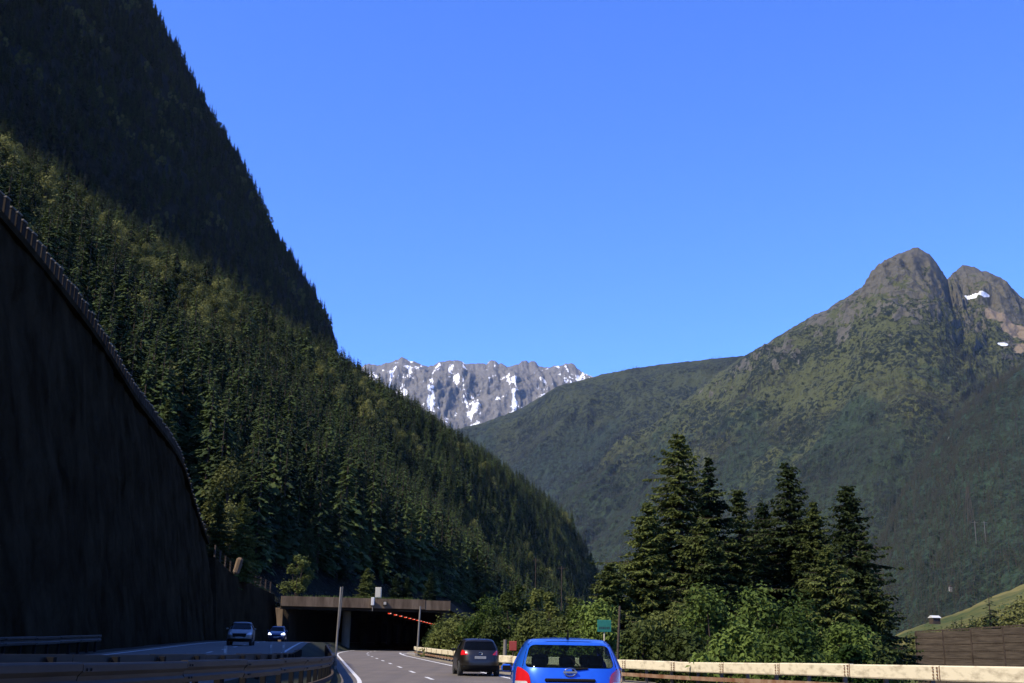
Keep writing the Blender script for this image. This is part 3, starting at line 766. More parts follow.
# ------------------------------------------------------------------ gallery
gal = empty('tunnel_gallery', (ctr(160) - 5, 160, 0)); P(gal, 'low concrete avalanche gallery swallowing both carriageways', 'tunnel')
bpy.context.view_layer.update()
XL, XR = (lambda y: ctr(y) - 16.9), (lambda y: ctr(y) + 6.4)
FL, FR = Vector((at(281, 600, 147).x, 147, 0)), Vector((at(449.5, 608, 153).x, 153, 0))
def fpt(t): return FL.lerp(FR, t)
def slab(z0, z1, inset=0.0, mat=None, name='roof', rear=332, xin=0.0):
    """roof slab whose front edge runs skew from FL to FR"""
    n_ = 24; mb_ = MB()
    fr = [fpt(k / (n_ - 1)) + Vector((0, inset, 0)) for k in range(n_)]
    rr_ = [Vector((XL(rear) - 1 + xin + (XR(rear) - XL(rear) + 2.2 - 2 * xin) * k / (n_ - 1), rear, 0)) for k in range(n_)]
    vs_ = [(p.x, p.y, z) for z in (z0, z1) for p in fr + rr_]
    o_ = 2 * n_; fs = []
    for k in range(n_ - 1):
        fs += [(k, n_ + k, n_ + k + 1, k + 1), (o_ + k, o_ + k + 1, o_ + n_ + k + 1, o_ + n_ + k), (k, k + 1, o_ + k + 1, o_ + k), (n_ + k, o_ + n_ + k, o_ + n_ + k + 1, n_ + k + 1)]
    fs += [(0, o_, o_ + n_, n_), (n_ - 1, 2 * n_ - 1, o_ + 2 * n_ - 1, o_ + n_ - 1)]
    mb_.add(vs_, fs)
    return under(gal, mb_.build(name, mat))
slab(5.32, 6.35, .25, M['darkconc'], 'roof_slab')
def edge_beam(name, z0, z1, d0, d1, mat, t0=0.0, t1=1.0):
    a, b_ = fpt(t0), fpt(t1); dr = (b_ - a).normalized(); nrm = Vector((dr.y, -dr.x, 0))
    vs_ = []
    for z in (z0, z1):
        for p, d in ((a, d0), (b_, d0), (b_, d1), (a, d1)): vs_.append((p.x + nrm.x * d, p.y + nrm.y * d, z))
    mb_ = MB(); mb_.add(vs_, [(3, 2, 1, 0), (4, 5, 6, 7), (0, 1, 5, 4), (1, 2, 6, 5), (2, 3, 7, 6), (3, 0, 4, 7)])
    return under(gal, mb_.build(name, mat))
edge_beam('fascia', 5.28, 6.5, .55, -.02, M['fascia'], 0, .845)
edge_beam('fascia', 5.22, 6.42, .50, -.02, M['fascia'], .847, 1.0)
edge_beam('lintel', 4.92, 5.30, .10, -.9, M['darkconc'])  # beam in darkened concrete paints the shade strip under the fascia
def gwall(name, xf, th, y0, y1, z1, mat):
    ys = np.linspace(y0, y1, 40); v, f = [], []
    for i, y in enumerate(ys):
        v += [(xf(y), y, -.3), (xf(y), y, z1), (xf(y) + th, y, z1), (xf(y) + th, y, -.3)]
        if i:
            b_ = 4 * i
            for k in range(4): f.append((b_ - 4 + k, b_ - 4 + (k + 1) % 4, b_ + (k + 1) % 4, b_ + k))
    f += [(0, 1, 2, 3), (4 * 39 + 3, 4 * 39 + 2, 4 * 39 + 1, 4 * 39)]
    return under(gal, mesh_obj(name, v, f, mat))
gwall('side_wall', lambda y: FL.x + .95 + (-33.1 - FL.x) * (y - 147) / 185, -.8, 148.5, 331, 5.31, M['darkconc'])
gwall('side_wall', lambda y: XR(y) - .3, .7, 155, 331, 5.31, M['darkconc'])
mb = MB(); mb.box(((XL(331) + XR(331)) / 2, 331.6, 2.6), (26.5, .6, 5.4)); under(gal, mb.build('dark_end_plate', M['trim']))  # added black plate closes the end; the tunnel itself runs on in darkness
mb = MB(); mb.box((at(277, 620, 156).x, 156, 2.95), (1.7, 1.0, 4.6), bev=.06); under(gal, mb.build('pilaster', M['fascia']))
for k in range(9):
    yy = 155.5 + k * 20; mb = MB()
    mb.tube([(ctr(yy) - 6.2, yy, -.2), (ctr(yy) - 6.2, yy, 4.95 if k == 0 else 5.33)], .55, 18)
    under(gal, mb.build('column', M['concrete'] if k == 0 else M['darkconc']))  # inner columns darkened, the gallery's shade put into their colour
mb = MB(); gx_ = []
for k in range(60):
    t = random.uniform(.03, .8); p = fpt(t); zz = 6.5
    for j in range(7):
        q = random.uniform(0, 6.28); hh = random.uniform(.15, .5)
        b0 = Vector((p.x + random.uniform(-.6, .6), p.y + random.uniform(.0, .9), 6.36))
        mb.add([b0 + Vector((-.05, 0, 0)), b0 + Vector((.05, 0, 0)), b0 + Vector((math.cos(q) * .2, math.sin(q) * .2, hh))], [(0, 1, 2)])
P(mb.build('roof_grass', M['bush']), 'tufts of lit green grass along the edge of the gallery roof', 'grass', kind='stuff')
# objects on the gallery
def on_roof(px, y): return at(px, 600, y).x
mb = MB(); x = on_roof(377.5, 151)
cb = empty('roof_cabinet', (x, 151.7, 6.35)); P(cb, 'cream equipment cabinet standing on the gallery roof edge', 'cabinet')
MB().box((0, 0, .95), (.78, .5, 1.35), bev=.03).build('housing', M['cream'], cb)
MB().box((0, 0, .14), (.5, .4, .30)).build('plinth', M['darkconc'], cb)
MB().box((-.05, -.262, .95), (.66, .02, 1.2)).build('door', M['cream'], cb)
sg = empty('signal_box', (on_roof(372.6, 149), 149.9, 0)); P(sg, 'small white signal box fixed to the gallery fascia below the cream cabinet', 'signal')
MB().box((0, -.6, 6.1), (.42, .35, 1.0), bev=.05).build('housing', M['white_roof'], sg)
MB().tube([(0, -.55, 5.6), (0, -.55, 4.9)], .05).build('bracket', M['pole'], sg)
for px_, y_, lab in ((382, 160, 'small brown box on the gallery fascia right beside the white signal box'), (395, 163, 'small brown box on the gallery fascia nearer its light right end')):
    t_ = 0
    x = on_roof(px_, y_); k = (x - FL.x) / (FR.x - FL.x); pp = fpt(k)
    fb_ = empty('fascia_box', (x, pp.y - .72, 5.9)); P(fb_, lab, 'box')
    MB().box((0, 0, 0), (.5, .3, .6), bev=.03).build('housing', M['darkconc'], fb_)
    MB().box((0, -.16, .02), (.34, .02, .36)).build('door', M['plaster'], fb_)
L0, L1 = at(389.5, 615.2, 171), at(434, 626.2, 285)
for k in range(13):
    yy = 171 + k * 9.5; xx = L0.x + (L1.x - L0.x) * k / 12
    lp = empty('tunnel_lamp', (xx, yy, 5.28)); P(lp, 'small glowing red and white lamp in the row under the gallery ceiling', 'lamp', 'lamps in a row under the gallery ceiling')
    MB().box((0, 0, -.06), (.5, .5, .10)).build('housing', M['trim'], lp)
    MB().box((-.10, 0, -.19), (.27, .2, .13), bev=.03).build('lens', M['redlamp'], lp)
    MB().box((.16, -.02, -.18), (.17, .2, .11), bev=.03).build('lens', M['whitelamp'], lp)

# ------------------------------------------------------------------ guard rails
def guardrail(name, label, xf, y0, y1, ztop, zgr, side, mat, hb=.32, step=4.0, post=2.0, lower=None, mat2=None, flat=False, under_cut=False):
    """box/W beam rail; side = +1 when the traffic face looks to +x"""
    root = empty(name, (xf(y0), y0, 0)); P(root, label, 'guardrail'); bpy.context.view_layer.update()
    ys = np.arange(y0, y1, .25); pts_ = np.array([(xf(y), y) for y in ys])
    s = np.concatenate([[0], np.cumsum(np.linalg.norm(np.diff(pts_, axis=0), axis=1))])
    def pos(d):
        y = float(np.interp(d, s, ys)); e = .2
        t = Vector((xf(y + e) - xf(y - e), 2 * e, 0)).normalized()
        return Vector((xf(y), y, 0)), Vector((t.y, -t.x, 0)) * side, y
    W = [(-.05, 0), (.045, 0), (.055, -.02), (.055, -hb * .28), (.012, -hb * .40), (.012, -hb * .58), (.055, -hb * .70), (.055, -hb + .02), (.045, -hb), (-.05, -hb)]
    if under_cut: W = [(-.05, 0), (.045, 0), (.055, -.02), (.055, -hb * .30), (.005, -hb * .46), (-.005, -hb * .62), (.02, -hb * .74), (-.01, -hb), (-.05, -hb)]  # lower half slants under, shaped so that it falls dark
    if flat: W = [(-.06, 0), (.05, 0), (.065, -.03), (.065, -hb + .03), (.05, -hb), (-.06, -hb)]
    def beam(d0, d1, prof, zf, m_, nm):
        mb_ = MB(); nn = 5; P_ = len(prof); vs_, fs = [], []
        for i in range(nn):
            p, nv_, y = pos(d0 + (d1 - d0) * i / (nn - 1))
            for a, z in prof: vs_.append((p.x + nv_.x * a, p.y + nv_.y * a, zf(y) + z))
            if i:
                for k in range(P_): fs.append(((i - 1) * P_ + k, (i - 1) * P_ + (k + 1) % P_, i * P_ + (k + 1) % P_, i * P_ + k))
        fs += [tuple(range(P_ - 1, -1, -1)), tuple((nn - 1) * P_ + k for k in range(P_))]
        mb_.add(vs_, fs)
        for q in (.10, .22):                      # bolts at the lap joint
            p, nv_, y = pos(d0 + q)
            for dz in (-.07, -hb + .07):
                if nm == 'beam': mb_.box((p.x + nv_.x * .062, p.y + nv_.y * .062, zf(y) + dz), (.03, .03, .03))
        bo = under(root, mb_.build(nm, m_))
        if flat and nm == 'beam':
            mb_ = MB()
            for q in (.08, .24):
                p, nv_, y = pos(d0 + q)
                for dz in (.055, .13, .21, .285): mb_.box((p.x + nv_.x * .07, p.y + nv_.y * .07, zf(y) - dz), (.045, .045, .04))
            p, nv_, y = pos(d0 + .004); mb_.box((p.x + nv_.x * .064, p.y + nv_.y * .064, zf(y) - hb / 2), (.02, .03, hb - .03))
            bq = mb_.build('bolt', M['rust']); bq.parent = bo
        return bo
    d = 0.0
    while d < s[-1] - .5:
        e = min(d + step - .02, s[-1]); tilt = random.uniform(-.012, .012)
        beam(d, e, W, lambda y, t=tilt: ztop(y) + t, mat, 'beam')
        if lower: beam(d, e, [(-.04, 0), (.04, 0), (.04, -.13), (-.04, -.13)], lambda y: zgr(y) + lower, mat2 or mat, 'lower_beam')
        d += step
    d = .6
    while d < s[-1]:
        p, nv_, y = pos(d); zt, zb_ = ztop(y) - .03, zgr(y) - .4
        mb_ = MB(); c_ = p - nv_ * .13
        mb_.box((c_.x, c_.y, (zt + zb_) / 2), (.10, .12, zt - zb_)); c2 = p - nv_ * .075
        mb_.box((c2.x, c2.y, zt - hb / 2), (.05, .05, .08))
        under(root, mb_.build('post', M['steel'] if flat else M['trim'])); d += post  # black posts on the left rails, shade put into their colour
    return root
zrr = lambda y: float(np.interp(y, [-40, 12, 24.7, 42, 60, 108, 120], [1.2, 1.18, 1.17, .89, .78, .80, .8]))
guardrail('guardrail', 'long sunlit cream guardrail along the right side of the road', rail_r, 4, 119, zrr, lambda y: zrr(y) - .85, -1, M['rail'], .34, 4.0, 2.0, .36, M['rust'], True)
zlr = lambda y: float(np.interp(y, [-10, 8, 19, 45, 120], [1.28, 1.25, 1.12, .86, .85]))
guardrail('guardrail', 'shaded grey guardrail curving round the median beside our lanes', lambda y: ctr(y) - 5.5, 5, 125, zlr, lambda y: zlr(y) - .85, 1, M['rail_shaded'], .31, 4.0, 2.0, .22, M['bark'], False, True)
guardrail('guardrail', 'dark guardrail behind the first median rail, facing the oncoming lanes', lambda y: ctr(y) - 7.15, 5, 62, lambda y: zlr(y) + .06, lambda y: zlr(y) - .7, -1, M['rail_shaded'], .30, 4.0, 2.6)
guardrail('guardrail', 'short dark guardrail at the foot of the big retaining wall', lambda y: ctr(y) - 16.65, 16, 57, lambda y: zopp(y) + .80, zopp, 1, M['rail_shaded'], .30, 4.0, 2.0)

# ------------------------------------------------------------------ poles, signs, marker posts
def pole(name, label, cat, pb, pt, rad, mat=None, cap=None):
    o = empty(name, pb); P(o, label, cat); v_ = Vector(pt) - Vector(pb)
    MB().tube([(0, 0, -.5), v_ * .5, v_], [rad * 1.15, rad, rad * .85], 10).build('shaft', mat or M['pole'], o)
    MB().tube([(0, 0, -.1), (0, 0, .12)], rad * 1.9, 10).build('base_plate', M['steel'], o)
    return o
pb = at(336, 645, 57.5); pb.z = .3
p1 = pole('mast', 'slim pale mast with a double top rising from the median rail', 'mast', pb, at(341, 587, 57.5), .05)
v_ = at(343.0, 586.5, 57.5) - pb
MB().tube([v_ * .45, v_ * .75, v_], [.035, .035, .03], 8).build('second_shaft', M['steel'], p1)
pb = at(417.3, 648, 112); pb.z = -.05
pole('mast', 'slim grey mast at the far end of the sunlit right guardrail', 'mast', pb, at(420.3, 606, 112), .09)
pb = at(504.5, 660, 63); pb.z = -.1
pole('marker_post', 'short grey post behind the guardrail between the black and the blue car', 'post', pb, at(505.2, 639.5, 63), .11)
rp = empty('red_panel', at(513, 652, 66)); P(rp, 'dull red panel on a stake among bushes behind the guardrail', 'panel')
MB().box((0, 0, .33), (.42, .05, .52), bev=.02).build('board', M['red_panel'], rp); MB().tube([(0, .06, -1.2), (0, .06, .4)], .04).build('stake', M['wood'], rp)
pb = at(616.2, 664, 50); pb.z = -.3
pole('mast', 'thin brown pole rising behind the guardrail right of the blue car', 'mast', pb, at(619.8, 606, 50), .055, M['wood'])
q = at(604.3, 626, 51.5)
gs = empty('green_sign', (q.x, q.y, -.3)); P(gs, 'small green square sign on a thin stake above the blue car', 'sign')
zc_ = q.z + .3
MB().box((0, 0, zc_), (.62, .03, .52), bev=.02).build('board', M['green_sign'], gs)
MB().tube([(0, .05, -.3), (0, .05, zc_ + .2)], .03).build('stake', M['rail'], gs)
mb = MB()
for k, wd in enumerate((.07, .05, .08, .04, .07, .06)): mb.box((-.2 + k * .08, -.019, zc_ - .08), (wd, .008, .09))
mb.build('lettering', M['sign_text'], gs)
for px_, py_, dist, lab in ((225, 653, 42, 'short pale marker post behind the median rail, leftmost of the markers'), (271, 648, 60, 'slim pale upright bar below the left headlight of the oncoming blue car'), (283.5, 648, 61, 'slim pale upright bar below the right headlight of the oncoming blue car')):
    q = at(px_, py_, dist); o = empty('marker_post', (q.x, q.y, q.z - .7)); P(o, lab, 'post')  # the last two are plain slim pale uprights
    MB().box((0, 0, .45), (.14 if px_ > 230 else .13, .06, 1.0), bev=.02).build('shaft', M['plate'], o)
    MB().box((0, -.035, .78), (.08, .012, .14)).build('reflector', M['clearlens'], o)

# ------------------------------------------------------------------ noise barrier on the right
nb = empty('noise_barrier', at(970, 660, 100)); P(nb, 'brown plank noise barrier with dark posts beyond the right guardrail', 'fence')
bpy.context.view_layer.update()
bp = [(916, 632.5, 118), (943, 631, 112), (971, 629.5, 106), (1003, 627.5, 100), (1037, 625, 94), (1075, 622, 88), (1120, 618.5, 82)]
tops = [at(*b_) for b_ in bp]
for i, t in enumerate(tops):
    mb = MB(); mb.box((t.x, t.y, (t.z - 3) / 2 + .05), (.22, .22, t.z + 3.1)); under(nb, mb.build('post', M['bark']))
    if i < len(tops) - 1:
        u = tops[i + 1]; mb = MB(); d = u - t; a0 = math.atan2(d.y, d.x); L_ = math.hypot(d.x, d.y)
        nbd = 9
        for k in range(nbd):
            f_ = (k + .5) / nbd; zt = (t.z + u.z) / 2
            zc_ = -2.6 + (zt + 2.6) * f_; hh = (zt + 2.6) / nbd - .09
            mb.box(((t.x + u.x) / 2, (t.y + u.y) / 2, zc_), (L_ - .2, .07, hh), rz=a0)
        mb.box(((t.x + u.x) / 2, (t.y + u.y) / 2 + .07, ((t.z + u.z) / 2 - 2.7) / 2), (L_ - .2, .03, (t.z + u.z) / 2 + 2.6), m=1, rz=a0)
        under(nb, mb.build('plank_panel', [M['wood'], M['bark']]))
        mb = MB(); mb.add([(t.x, t.y - .2, t.z + .02), (t.x, t.y + .2, t.z + .02), (u.x, u.y + .2, u.z + .02), (u.x, u.y - .2, u.z + .02), (t.x, t.y - .2, t.z + .14), (t.x, t.y + .2, t.z + .14), (u.x, u.y + .2, u.z + .14), (u.x, u.y - .2, u.z + .14)],
            [(0, 1, 2, 3), (7, 6, 5, 4), (0, 4, 5, 1), (1, 5, 6, 2), (2, 6, 7, 3), (3, 7, 4, 0)]); under(nb, mb.build('cap_rail', M['bark']))

# ------------------------------------------------------------------ near trees
def spruce_fg(seed, h, rad, dens=1.0, sparse_low=.0):
    r = random.Random(seed); tr = MB(); lean = Vector((r.uniform(-.15, .15), r.uniform(-.15, .15), 0))
    axis = lambda z: Vector((0, 0, z)) + lean * (z / h) ** 2
    tr.tube([(0, 0, -.6), axis(h * .3), axis(h * .65), axis(h * .985)], [h * .017, h * .013, h * .007, .012], 8)
    V, Fc = [], []
    def quad(a, b_, c_, d_):
        k = len(V); V.extend([a, b_, c_, d_]); Fc.append((k, k + 1, k + 2, k + 3))
    z = h * .05
    while z < h * .985:
        a = z / h
        env = rad * 1.32 * ((1 - a) ** (.62 + .20 * a * a)) * (.85 + .15 * math.sin(a * 23 + seed)) + .10
        nbr = max(5, int((12 - 4 * a) * dens))
        ph = r.uniform(0, 6.28)
        for j in range(nbr):
            if r.random() < .12: continue
            q = ph + 6.283 * j / nbr + r.uniform(-.35, .35); zo = r.uniform(-.012, .012) * h
            L = env * r.choice((.4, .65, .8, .95, 1.0, 1.25)) * r.uniform(.8, 1.12)
            d = Vector((math.cos(q), math.sin(q), 0)); s_ = Vector((-d.y, d.x, 0))
            droop = L * r.uniform(.15, .60) * (1.1 - .9 * a) - L * .25 * max(0, a - .75)
            up = L * r.uniform(.04, .14)
            b0 = axis(min(max(z + zo, .2), h * .985))
            def spine(t): return b0 + d * L * t + Vector((0, 0, -droop * t ** 1.2 + up * t ** 4))
            if L > .7: tr.tube([spine(0), spine(.5), spine(.9)], [.012 + .010 * L, .008 + .005 * L, .006], 3, 0, False)
            n_ = max(4, int(L / .13))
            for k in range(n_):
                t = (k + r.random()) / n_
                if t < .18 and L > 1: continue
                c_ = spine(t)
                tl = (.20 + .42 * (1 - t) ** .7 * min(1, L / 1.6)) * r.uniform(.6, 1.25)
                for sg_ in (-1, 1):
                    dv = (s_ * sg_ * r.uniform(.55, 1.0) + d * r.uniform(.25, .75) + Vector((0, 0, r.uniform(-.85, -.05)))).normalized()
                    wv = dv.cross(Vector((r.gauss(0, .4), r.gauss(0, .4), 1))).normalized() * r.uniform(.05, .11)
                    tip = c_ + dv * tl; mid = c_ + dv * tl * .45
                    quad(c_ - wv * .4, mid - wv, tip, mid + wv)
                    if r.random() < .55:
                        w2 = dv.cross(wv).normalized() * wv.length * .9
                        quad(c_ - w2 * .4, mid - w2, tip, mid + w2)
            tp = spine(1.0); quad(spine(.86) - s_ * .05, spine(.93) - s_ * .09, tp + d * .1, spine(.93) + s_ * .09)
        z += h * .0165 + r.uniform(0, .10)
    for k in range(14):
        t = k / 14; c_ = axis(h * (.95 + .05 * t)); q = r.uniform(0, 6.28)
        dv = Vector((math.cos(q), math.sin(q), .7)); quad(c_, c_ + dv * .1 + Vector((.03, 0, 0)), c_ + dv * .22, c_ + dv * .1 - Vector((.03, 0, 0)))
    return tr, V, Fc

def place_spruce(px, py, dist, rad, seed, label, group, gz=None, dens=1.5, mat='spruce_fg'):
    t = at(px, py, dist); gz = ground_z(t.x, dist) if gz is None else gz
    h = t.z - gz
    o = empty('spruce_tree', (t.x, dist, gz), random.uniform(0, 6)); P(o, label, 'tree', group)
    tr, V, Fc = spruce_fg(seed, h, rad, dens)
    tr.build('trunk', M['bark'], o); mesh_obj('crown', V, Fc, M[mat], parent=o)
    return o
G1 = 'spruces behind the right guardrail'
place_spruce(680, 429, 70, 5.2, 1, 'tallest spruce of the group behind the right guardrail, with broad drooping boughs', G1)
place_spruce(707, 455, 72, 3.0, 2, 'slim spruce whose tip stands just right of the tallest spruce', G1)
place_spruce(738, 487, 71, 4.0, 3, 'shorter spruce filling the dip between the tall spruces', G1)
place_spruce(789, 458, 74, 4.3, 4, 'second tallest spruce, bushy at the top, right of the dip in the group', G1)
place_spruce(813, 500, 72, 3.5, 14, 'lower spruce crowded between the two rightmost tall tips', G1)
place_spruce(846, 480, 68, 3.9, 5, 'rightmost spruce of the group, with a thin pointed tip', G1)
place_spruce(650, 500, 68, 3.8, 6, 'spruce leaning out at the left edge of the group, below the tallest', G1)
place_spruce(612, 560, 62, 2.8, 7, 'low spruce right above the green sign', G1)
place_spruce(872, 570, 66, 2.4, 8, 'small spruce at the right foot of the spruce group', G1)
place_spruce(763, 498, 76, 3.6, 9, 'dark spruce half hidden at the back of the group', G1)
place_spruce(715, 545, 66, 3.0, 31, 'dark lower spruce in front of the dip, behind the leafy bushes', G1)

place_spruce(700, 515, 67, 3.8, 32, 'dark spruce filling the middle of the group in front of the slim spruce', G1)
place_spruce(826, 545, 64, 3.6, 33, 'lower dark spruce in front of the gap beside the rightmost spruce', G1)

def shrub(name, label, cat, group, px, py, dist, rx, seed, mat='bush', ls=.16, n_=5200, gz=None, lobes_n=13, conic=False):
    t = at(px, py, dist); gz = ground_z(t.x, dist) if gz is None else gz; h = t.z - gz
    r = random.Random(seed); o = empty(name, (t.x, dist, gz), random.uniform(0, 6)); P(o, label, cat, group)
    st = MB(); V, Fc = [], []; lobes = []
    for i in range(lobes_n):
        q = r.uniform(0, 6.28); a = r.uniform(.12, .95)
        e_ = (1 - a) ** .7 + .08 if conic else math.sin(math.pi * min(.94, a * .75 + .22))
        rr = rx * e_ * r.uniform(.1, .85)
        c_ = Vector((rr * math.cos(q), rr * math.sin(q), h * a * .93)); R = rx * r.uniform(.16, .36) * (.55 if conic and a > .6 else 1)
        R = min(R, h - c_.z + .1); R = max(R, .25)
        lobes.append((c_, R)); st.tube([(r.uniform(-.1, .1), r.uniform(-.1, .1), -.3), c_ * .5 + Vector((0, 0, .2)), c_], [.07, .045, .015], 5, 0, False)
    for i in range(n_):
        c_, R = r.choice(lobes)
        d = Vector((r.gauss(0, 1), r.gauss(0, 1), r.gauss(0, 1))).normalized()
        p = c_ + d * R * (r.random() ** .35) * r.choice((.9, 1, 1, 1.15, 1.4))
        if p.z < 0: p.z = -p.z * .3
        nn = (d * .7 + Vector((r.gauss(0, .45), r.gauss(0, .45), r.gauss(0, .45) + .55))).normalized()
        u = nn.cross(Vector((r.gauss(0, 1), r.gauss(0, 1), r.gauss(0, 1)))).normalized(); v_ = nn.cross(u)
        s_ = ls * r.uniform(.5, 1.3); k = len(V)
        V.extend([p - u * s_ * .55, p + v_ * s_ * .33 + nn * s_ * .1, p + u * s_ * .55 - nn * s_ * .1, p - v_ * s_ * .33 + nn * s_ * .1]); Fc.extend([(k, k + 1, k + 2), (k, k + 2, k + 3)])
    st.build('stem', M['bark'], o); mesh_obj('crown', V, Fc, M[mat], parent=o)
    return o
G2 = 'leafy bushes behind the right guardrail'
for i, (px_, py_, dist, rx, lab, mat_) in enumerate([
    (600, 600, 56, 1.9, 'yellow-green bush just behind the green sign', 'bush'),
    (640, 622, 50, 1.8, 'olive bush beside the thin brown pole', 'larch'),
    (672, 596, 54, 2.4, 'olive bush under the tallest spruce', 'larch'),
    (712, 583, 50, 2.6, 'large bright bush below the slim spruce, left one of the big leafy pair', 'bush'),
    (756, 584, 50, 2.6, 'large bright bush in the middle of the leafy row, right one of the big pair', 'bush'),
    (798, 592, 49, 2.6, 'bright leafy bush just left of the rightmost spruce', 'bush'),
    (838, 606, 47, 2.3, 'bright leafy bush under the rightmost spruce', 'bush'),
    (874, 622, 46, 1.9, 'darker low bush ending the leafy row at the right', 'larch'),
    (735, 622, 42.5, 1.9, 'low leafy bush right behind the guardrail below the big bushes', 'bush'),
    (790, 628, 40, 1.8, 'low leafy bush right behind the guardrail below the second tallest spruce', 'bush'),
    (686, 628, 46, 1.8, 'low olive bush right behind the guardrail below the tallest spruce', 'larch'),
    (848, 640, 38, 1.5, 'lowest bush at the guardrail near the dark right end of the row', 'bush')]):
    shrub('bush', lab, 'bush', G2, px_, py_, dist, rx, 400 + i, mat_, .20, int(1900 + rx * 950), lobes_n=20)
G3 = 'light trees between the gallery and the blue car'
for i, (px_, py_, dist, rx, lab, mat_, con) in enumerate([
    (513, 578, 92, 2.6, 'tallest light-green larch left of the forest gap', 'larch', True),
    (536, 582, 90, 2.0, 'slim light-green larch above the black car, beside the tallest one', 'larch', True),
    (552, 586, 88, 2.0, 'light-green larch at the right of the larch group', 'larch', True),
    (573, 592, 86, 2.0, 'light-green larch nearest the forest gap by the blue car', 'larch', True),
    (494, 600, 95, 3.0, 'broad yellow-green tree left of the tallest larch', 'bush', False),
    (470, 618, 98, 3.0, 'broad olive bush beside the black car', 'larch', False),
    (452, 630, 102, 2.4, 'low olive bush next to the gallery mouth', 'larch', False),
    (436, 622, 128, 1.6, 'sparse thin bush right at the gallery mouth', 'larch', False),
    (530, 612, 78, 2.2, 'dense green bush directly behind the blue car roof', 'larch', False),
    (500, 622, 82, 2.0, 'green bush behind the short grey post', 'larch', False),
    (560, 618, 74, 2.2, 'dense green bush left of the green sign', 'larch', False),
    (584, 606, 70, 1.8, 'tall leafy bush under the low spruce', 'bush', False)]):
    shrub('larch_tree' if con else 'bush', lab, 'tree' if con else 'bush', G3, px_, py_ - 3, dist, rx * 1.22, 500 + i, mat_, .26, 4800, conic=con, lobes_n=18)
G4 = 'young trees on and beside the gallery roof'
for i, (px_, py_, dist, rad, lab) in enumerate([(368, 568, 166, 1.9, 'broad young spruce on the gallery roof left of the cream cabinet'), (396, 574, 172, 1.1, 'young spruce on the gallery roof right of the cream cabinet, left of a pair'),
        (407, 577, 173, .9, 'smallest young spruce on the gallery roof, right of a pair'), (431, 572, 178, 1.25, 'lone young spruce above the light right end of the gallery')]):
    place_spruce(px_, py_, dist, rad, 40 + i, lab, G4, 6.3, 1.1)
place_spruce(222, 496, 133, 2.1, 51, 'left one of two lit spruces above the lower dark wall', G4, 8.0, 1.1)
place_spruce(246, 494, 135, 2.3, 52, 'right one of two lit spruces above the lower dark wall', G4, 7.6, 1.1)
place_spruce(168, 398, 128, 2.3, 53, 'lit spruce just behind the falling crest of the retaining wall', G4, 14.5, 1.1)
place_spruce(152, 420, 120, 1.8, 54, 'small lit spruce peeping over the crest of the retaining wall', G4, 15.5, 1.1)
shrub('broadleaf_tree', 'round lit tree above the left end of the gallery roof', 'tree', G4, 299, 553, 150, 2.5, 61, 'larch', .34, 2600, gz=6.3)
G5 = 'conifers in front of the hay meadow'
mr = random.Random(5); mt = [(988, 590, 4), (1006, 603, 3)]
for k in range(56):
    x_ = 906 + k * 2.7 + mr.uniform(-2, 2)
    mt.append((x_, float(np.interp(x_, [885, 915, 945, 975, 1000, 1024, 1060], [640, 628, 617, 606, 595, 585, 571])) + mr.choice((5, 7, 9, 12, 16)) + 5 * (x_ > 985), mr.random()))
for i, (px_, py_, _) in enumerate(mt):
    dist = mr.uniform(390, 450); t = at(px_, py_, dist); h = t.z + 11
    br = i > 1 and mr.random() < .4
    o = bpy.data.objects.new('broadleaf_tree' if br else 'spruce_tree', BRD[i % 3] if br else SPR[i % 4]); COL.objects.link(o); o.location = (t.x, dist, -11)
    s_ = h / (12.5 if br else 18); wd = 1.15 if br else 1.7; o.scale = (s_ * wd, s_ * wd, s_); o.rotation_euler = (0, 0, i)
    if i == 0: P(o, 'tallest dark conifer in the row in front of the hay meadow', 'tree', G5)
    elif br: P(o, 'dark round-topped tree among conifers in front of the hay meadow', 'tree', 'round trees in front of the hay meadow')
    else: P(o, 'dark distant conifer in the row in front of the hay meadow', 'tree', G5)

# small far things on the right
q = at(934.5, 617.5, 470)
bn = empty('barn', (q.x, q.y, q.z - 2.5), .2); P(bn, 'tiny shed with a bright white roof at the edge of the hay meadow', 'shed')
MB().box((0, 0, 1.2), (3.2, 3, 2.5)).build('wall', M['bark'], bn)
mb = MB(); mb.add([(-1.9, -1.9, 2.4), (1.9, -1.9, 2.4), (1.9, 0, 3.3), (-1.9, 0, 3.3), (-1.9, 1.9, 2.4), (1.9, 1.9, 2.4), (-1.9, -1.9, 2.3), (1.9, -1.9, 2.3), (1.9, 1.9, 2.3), (-1.9, 1.9, 2.3)], [(0, 1, 2, 3), (3, 2, 5, 4), (6, 9, 8, 7), (0, 6, 7, 1), (4, 5, 8, 9), (0, 3, 4, 9, 6), (1, 7, 8, 5, 2)])
mb.build('roof', M['white_roof'], bn)
dg = bpy.context.evaluated_depsgraph_get()
def drop_on(oG, px, py, far=6000):
    """point of a slope mesh seen at a pixel"""
    d = (at(px, py, 100.0) - Vector((0, 0, CAMZ))).normalized()
    ok, loc, _, _ = oG.ray_cast(Vector((0, 0, CAMZ)), d)
    return loc if ok else None
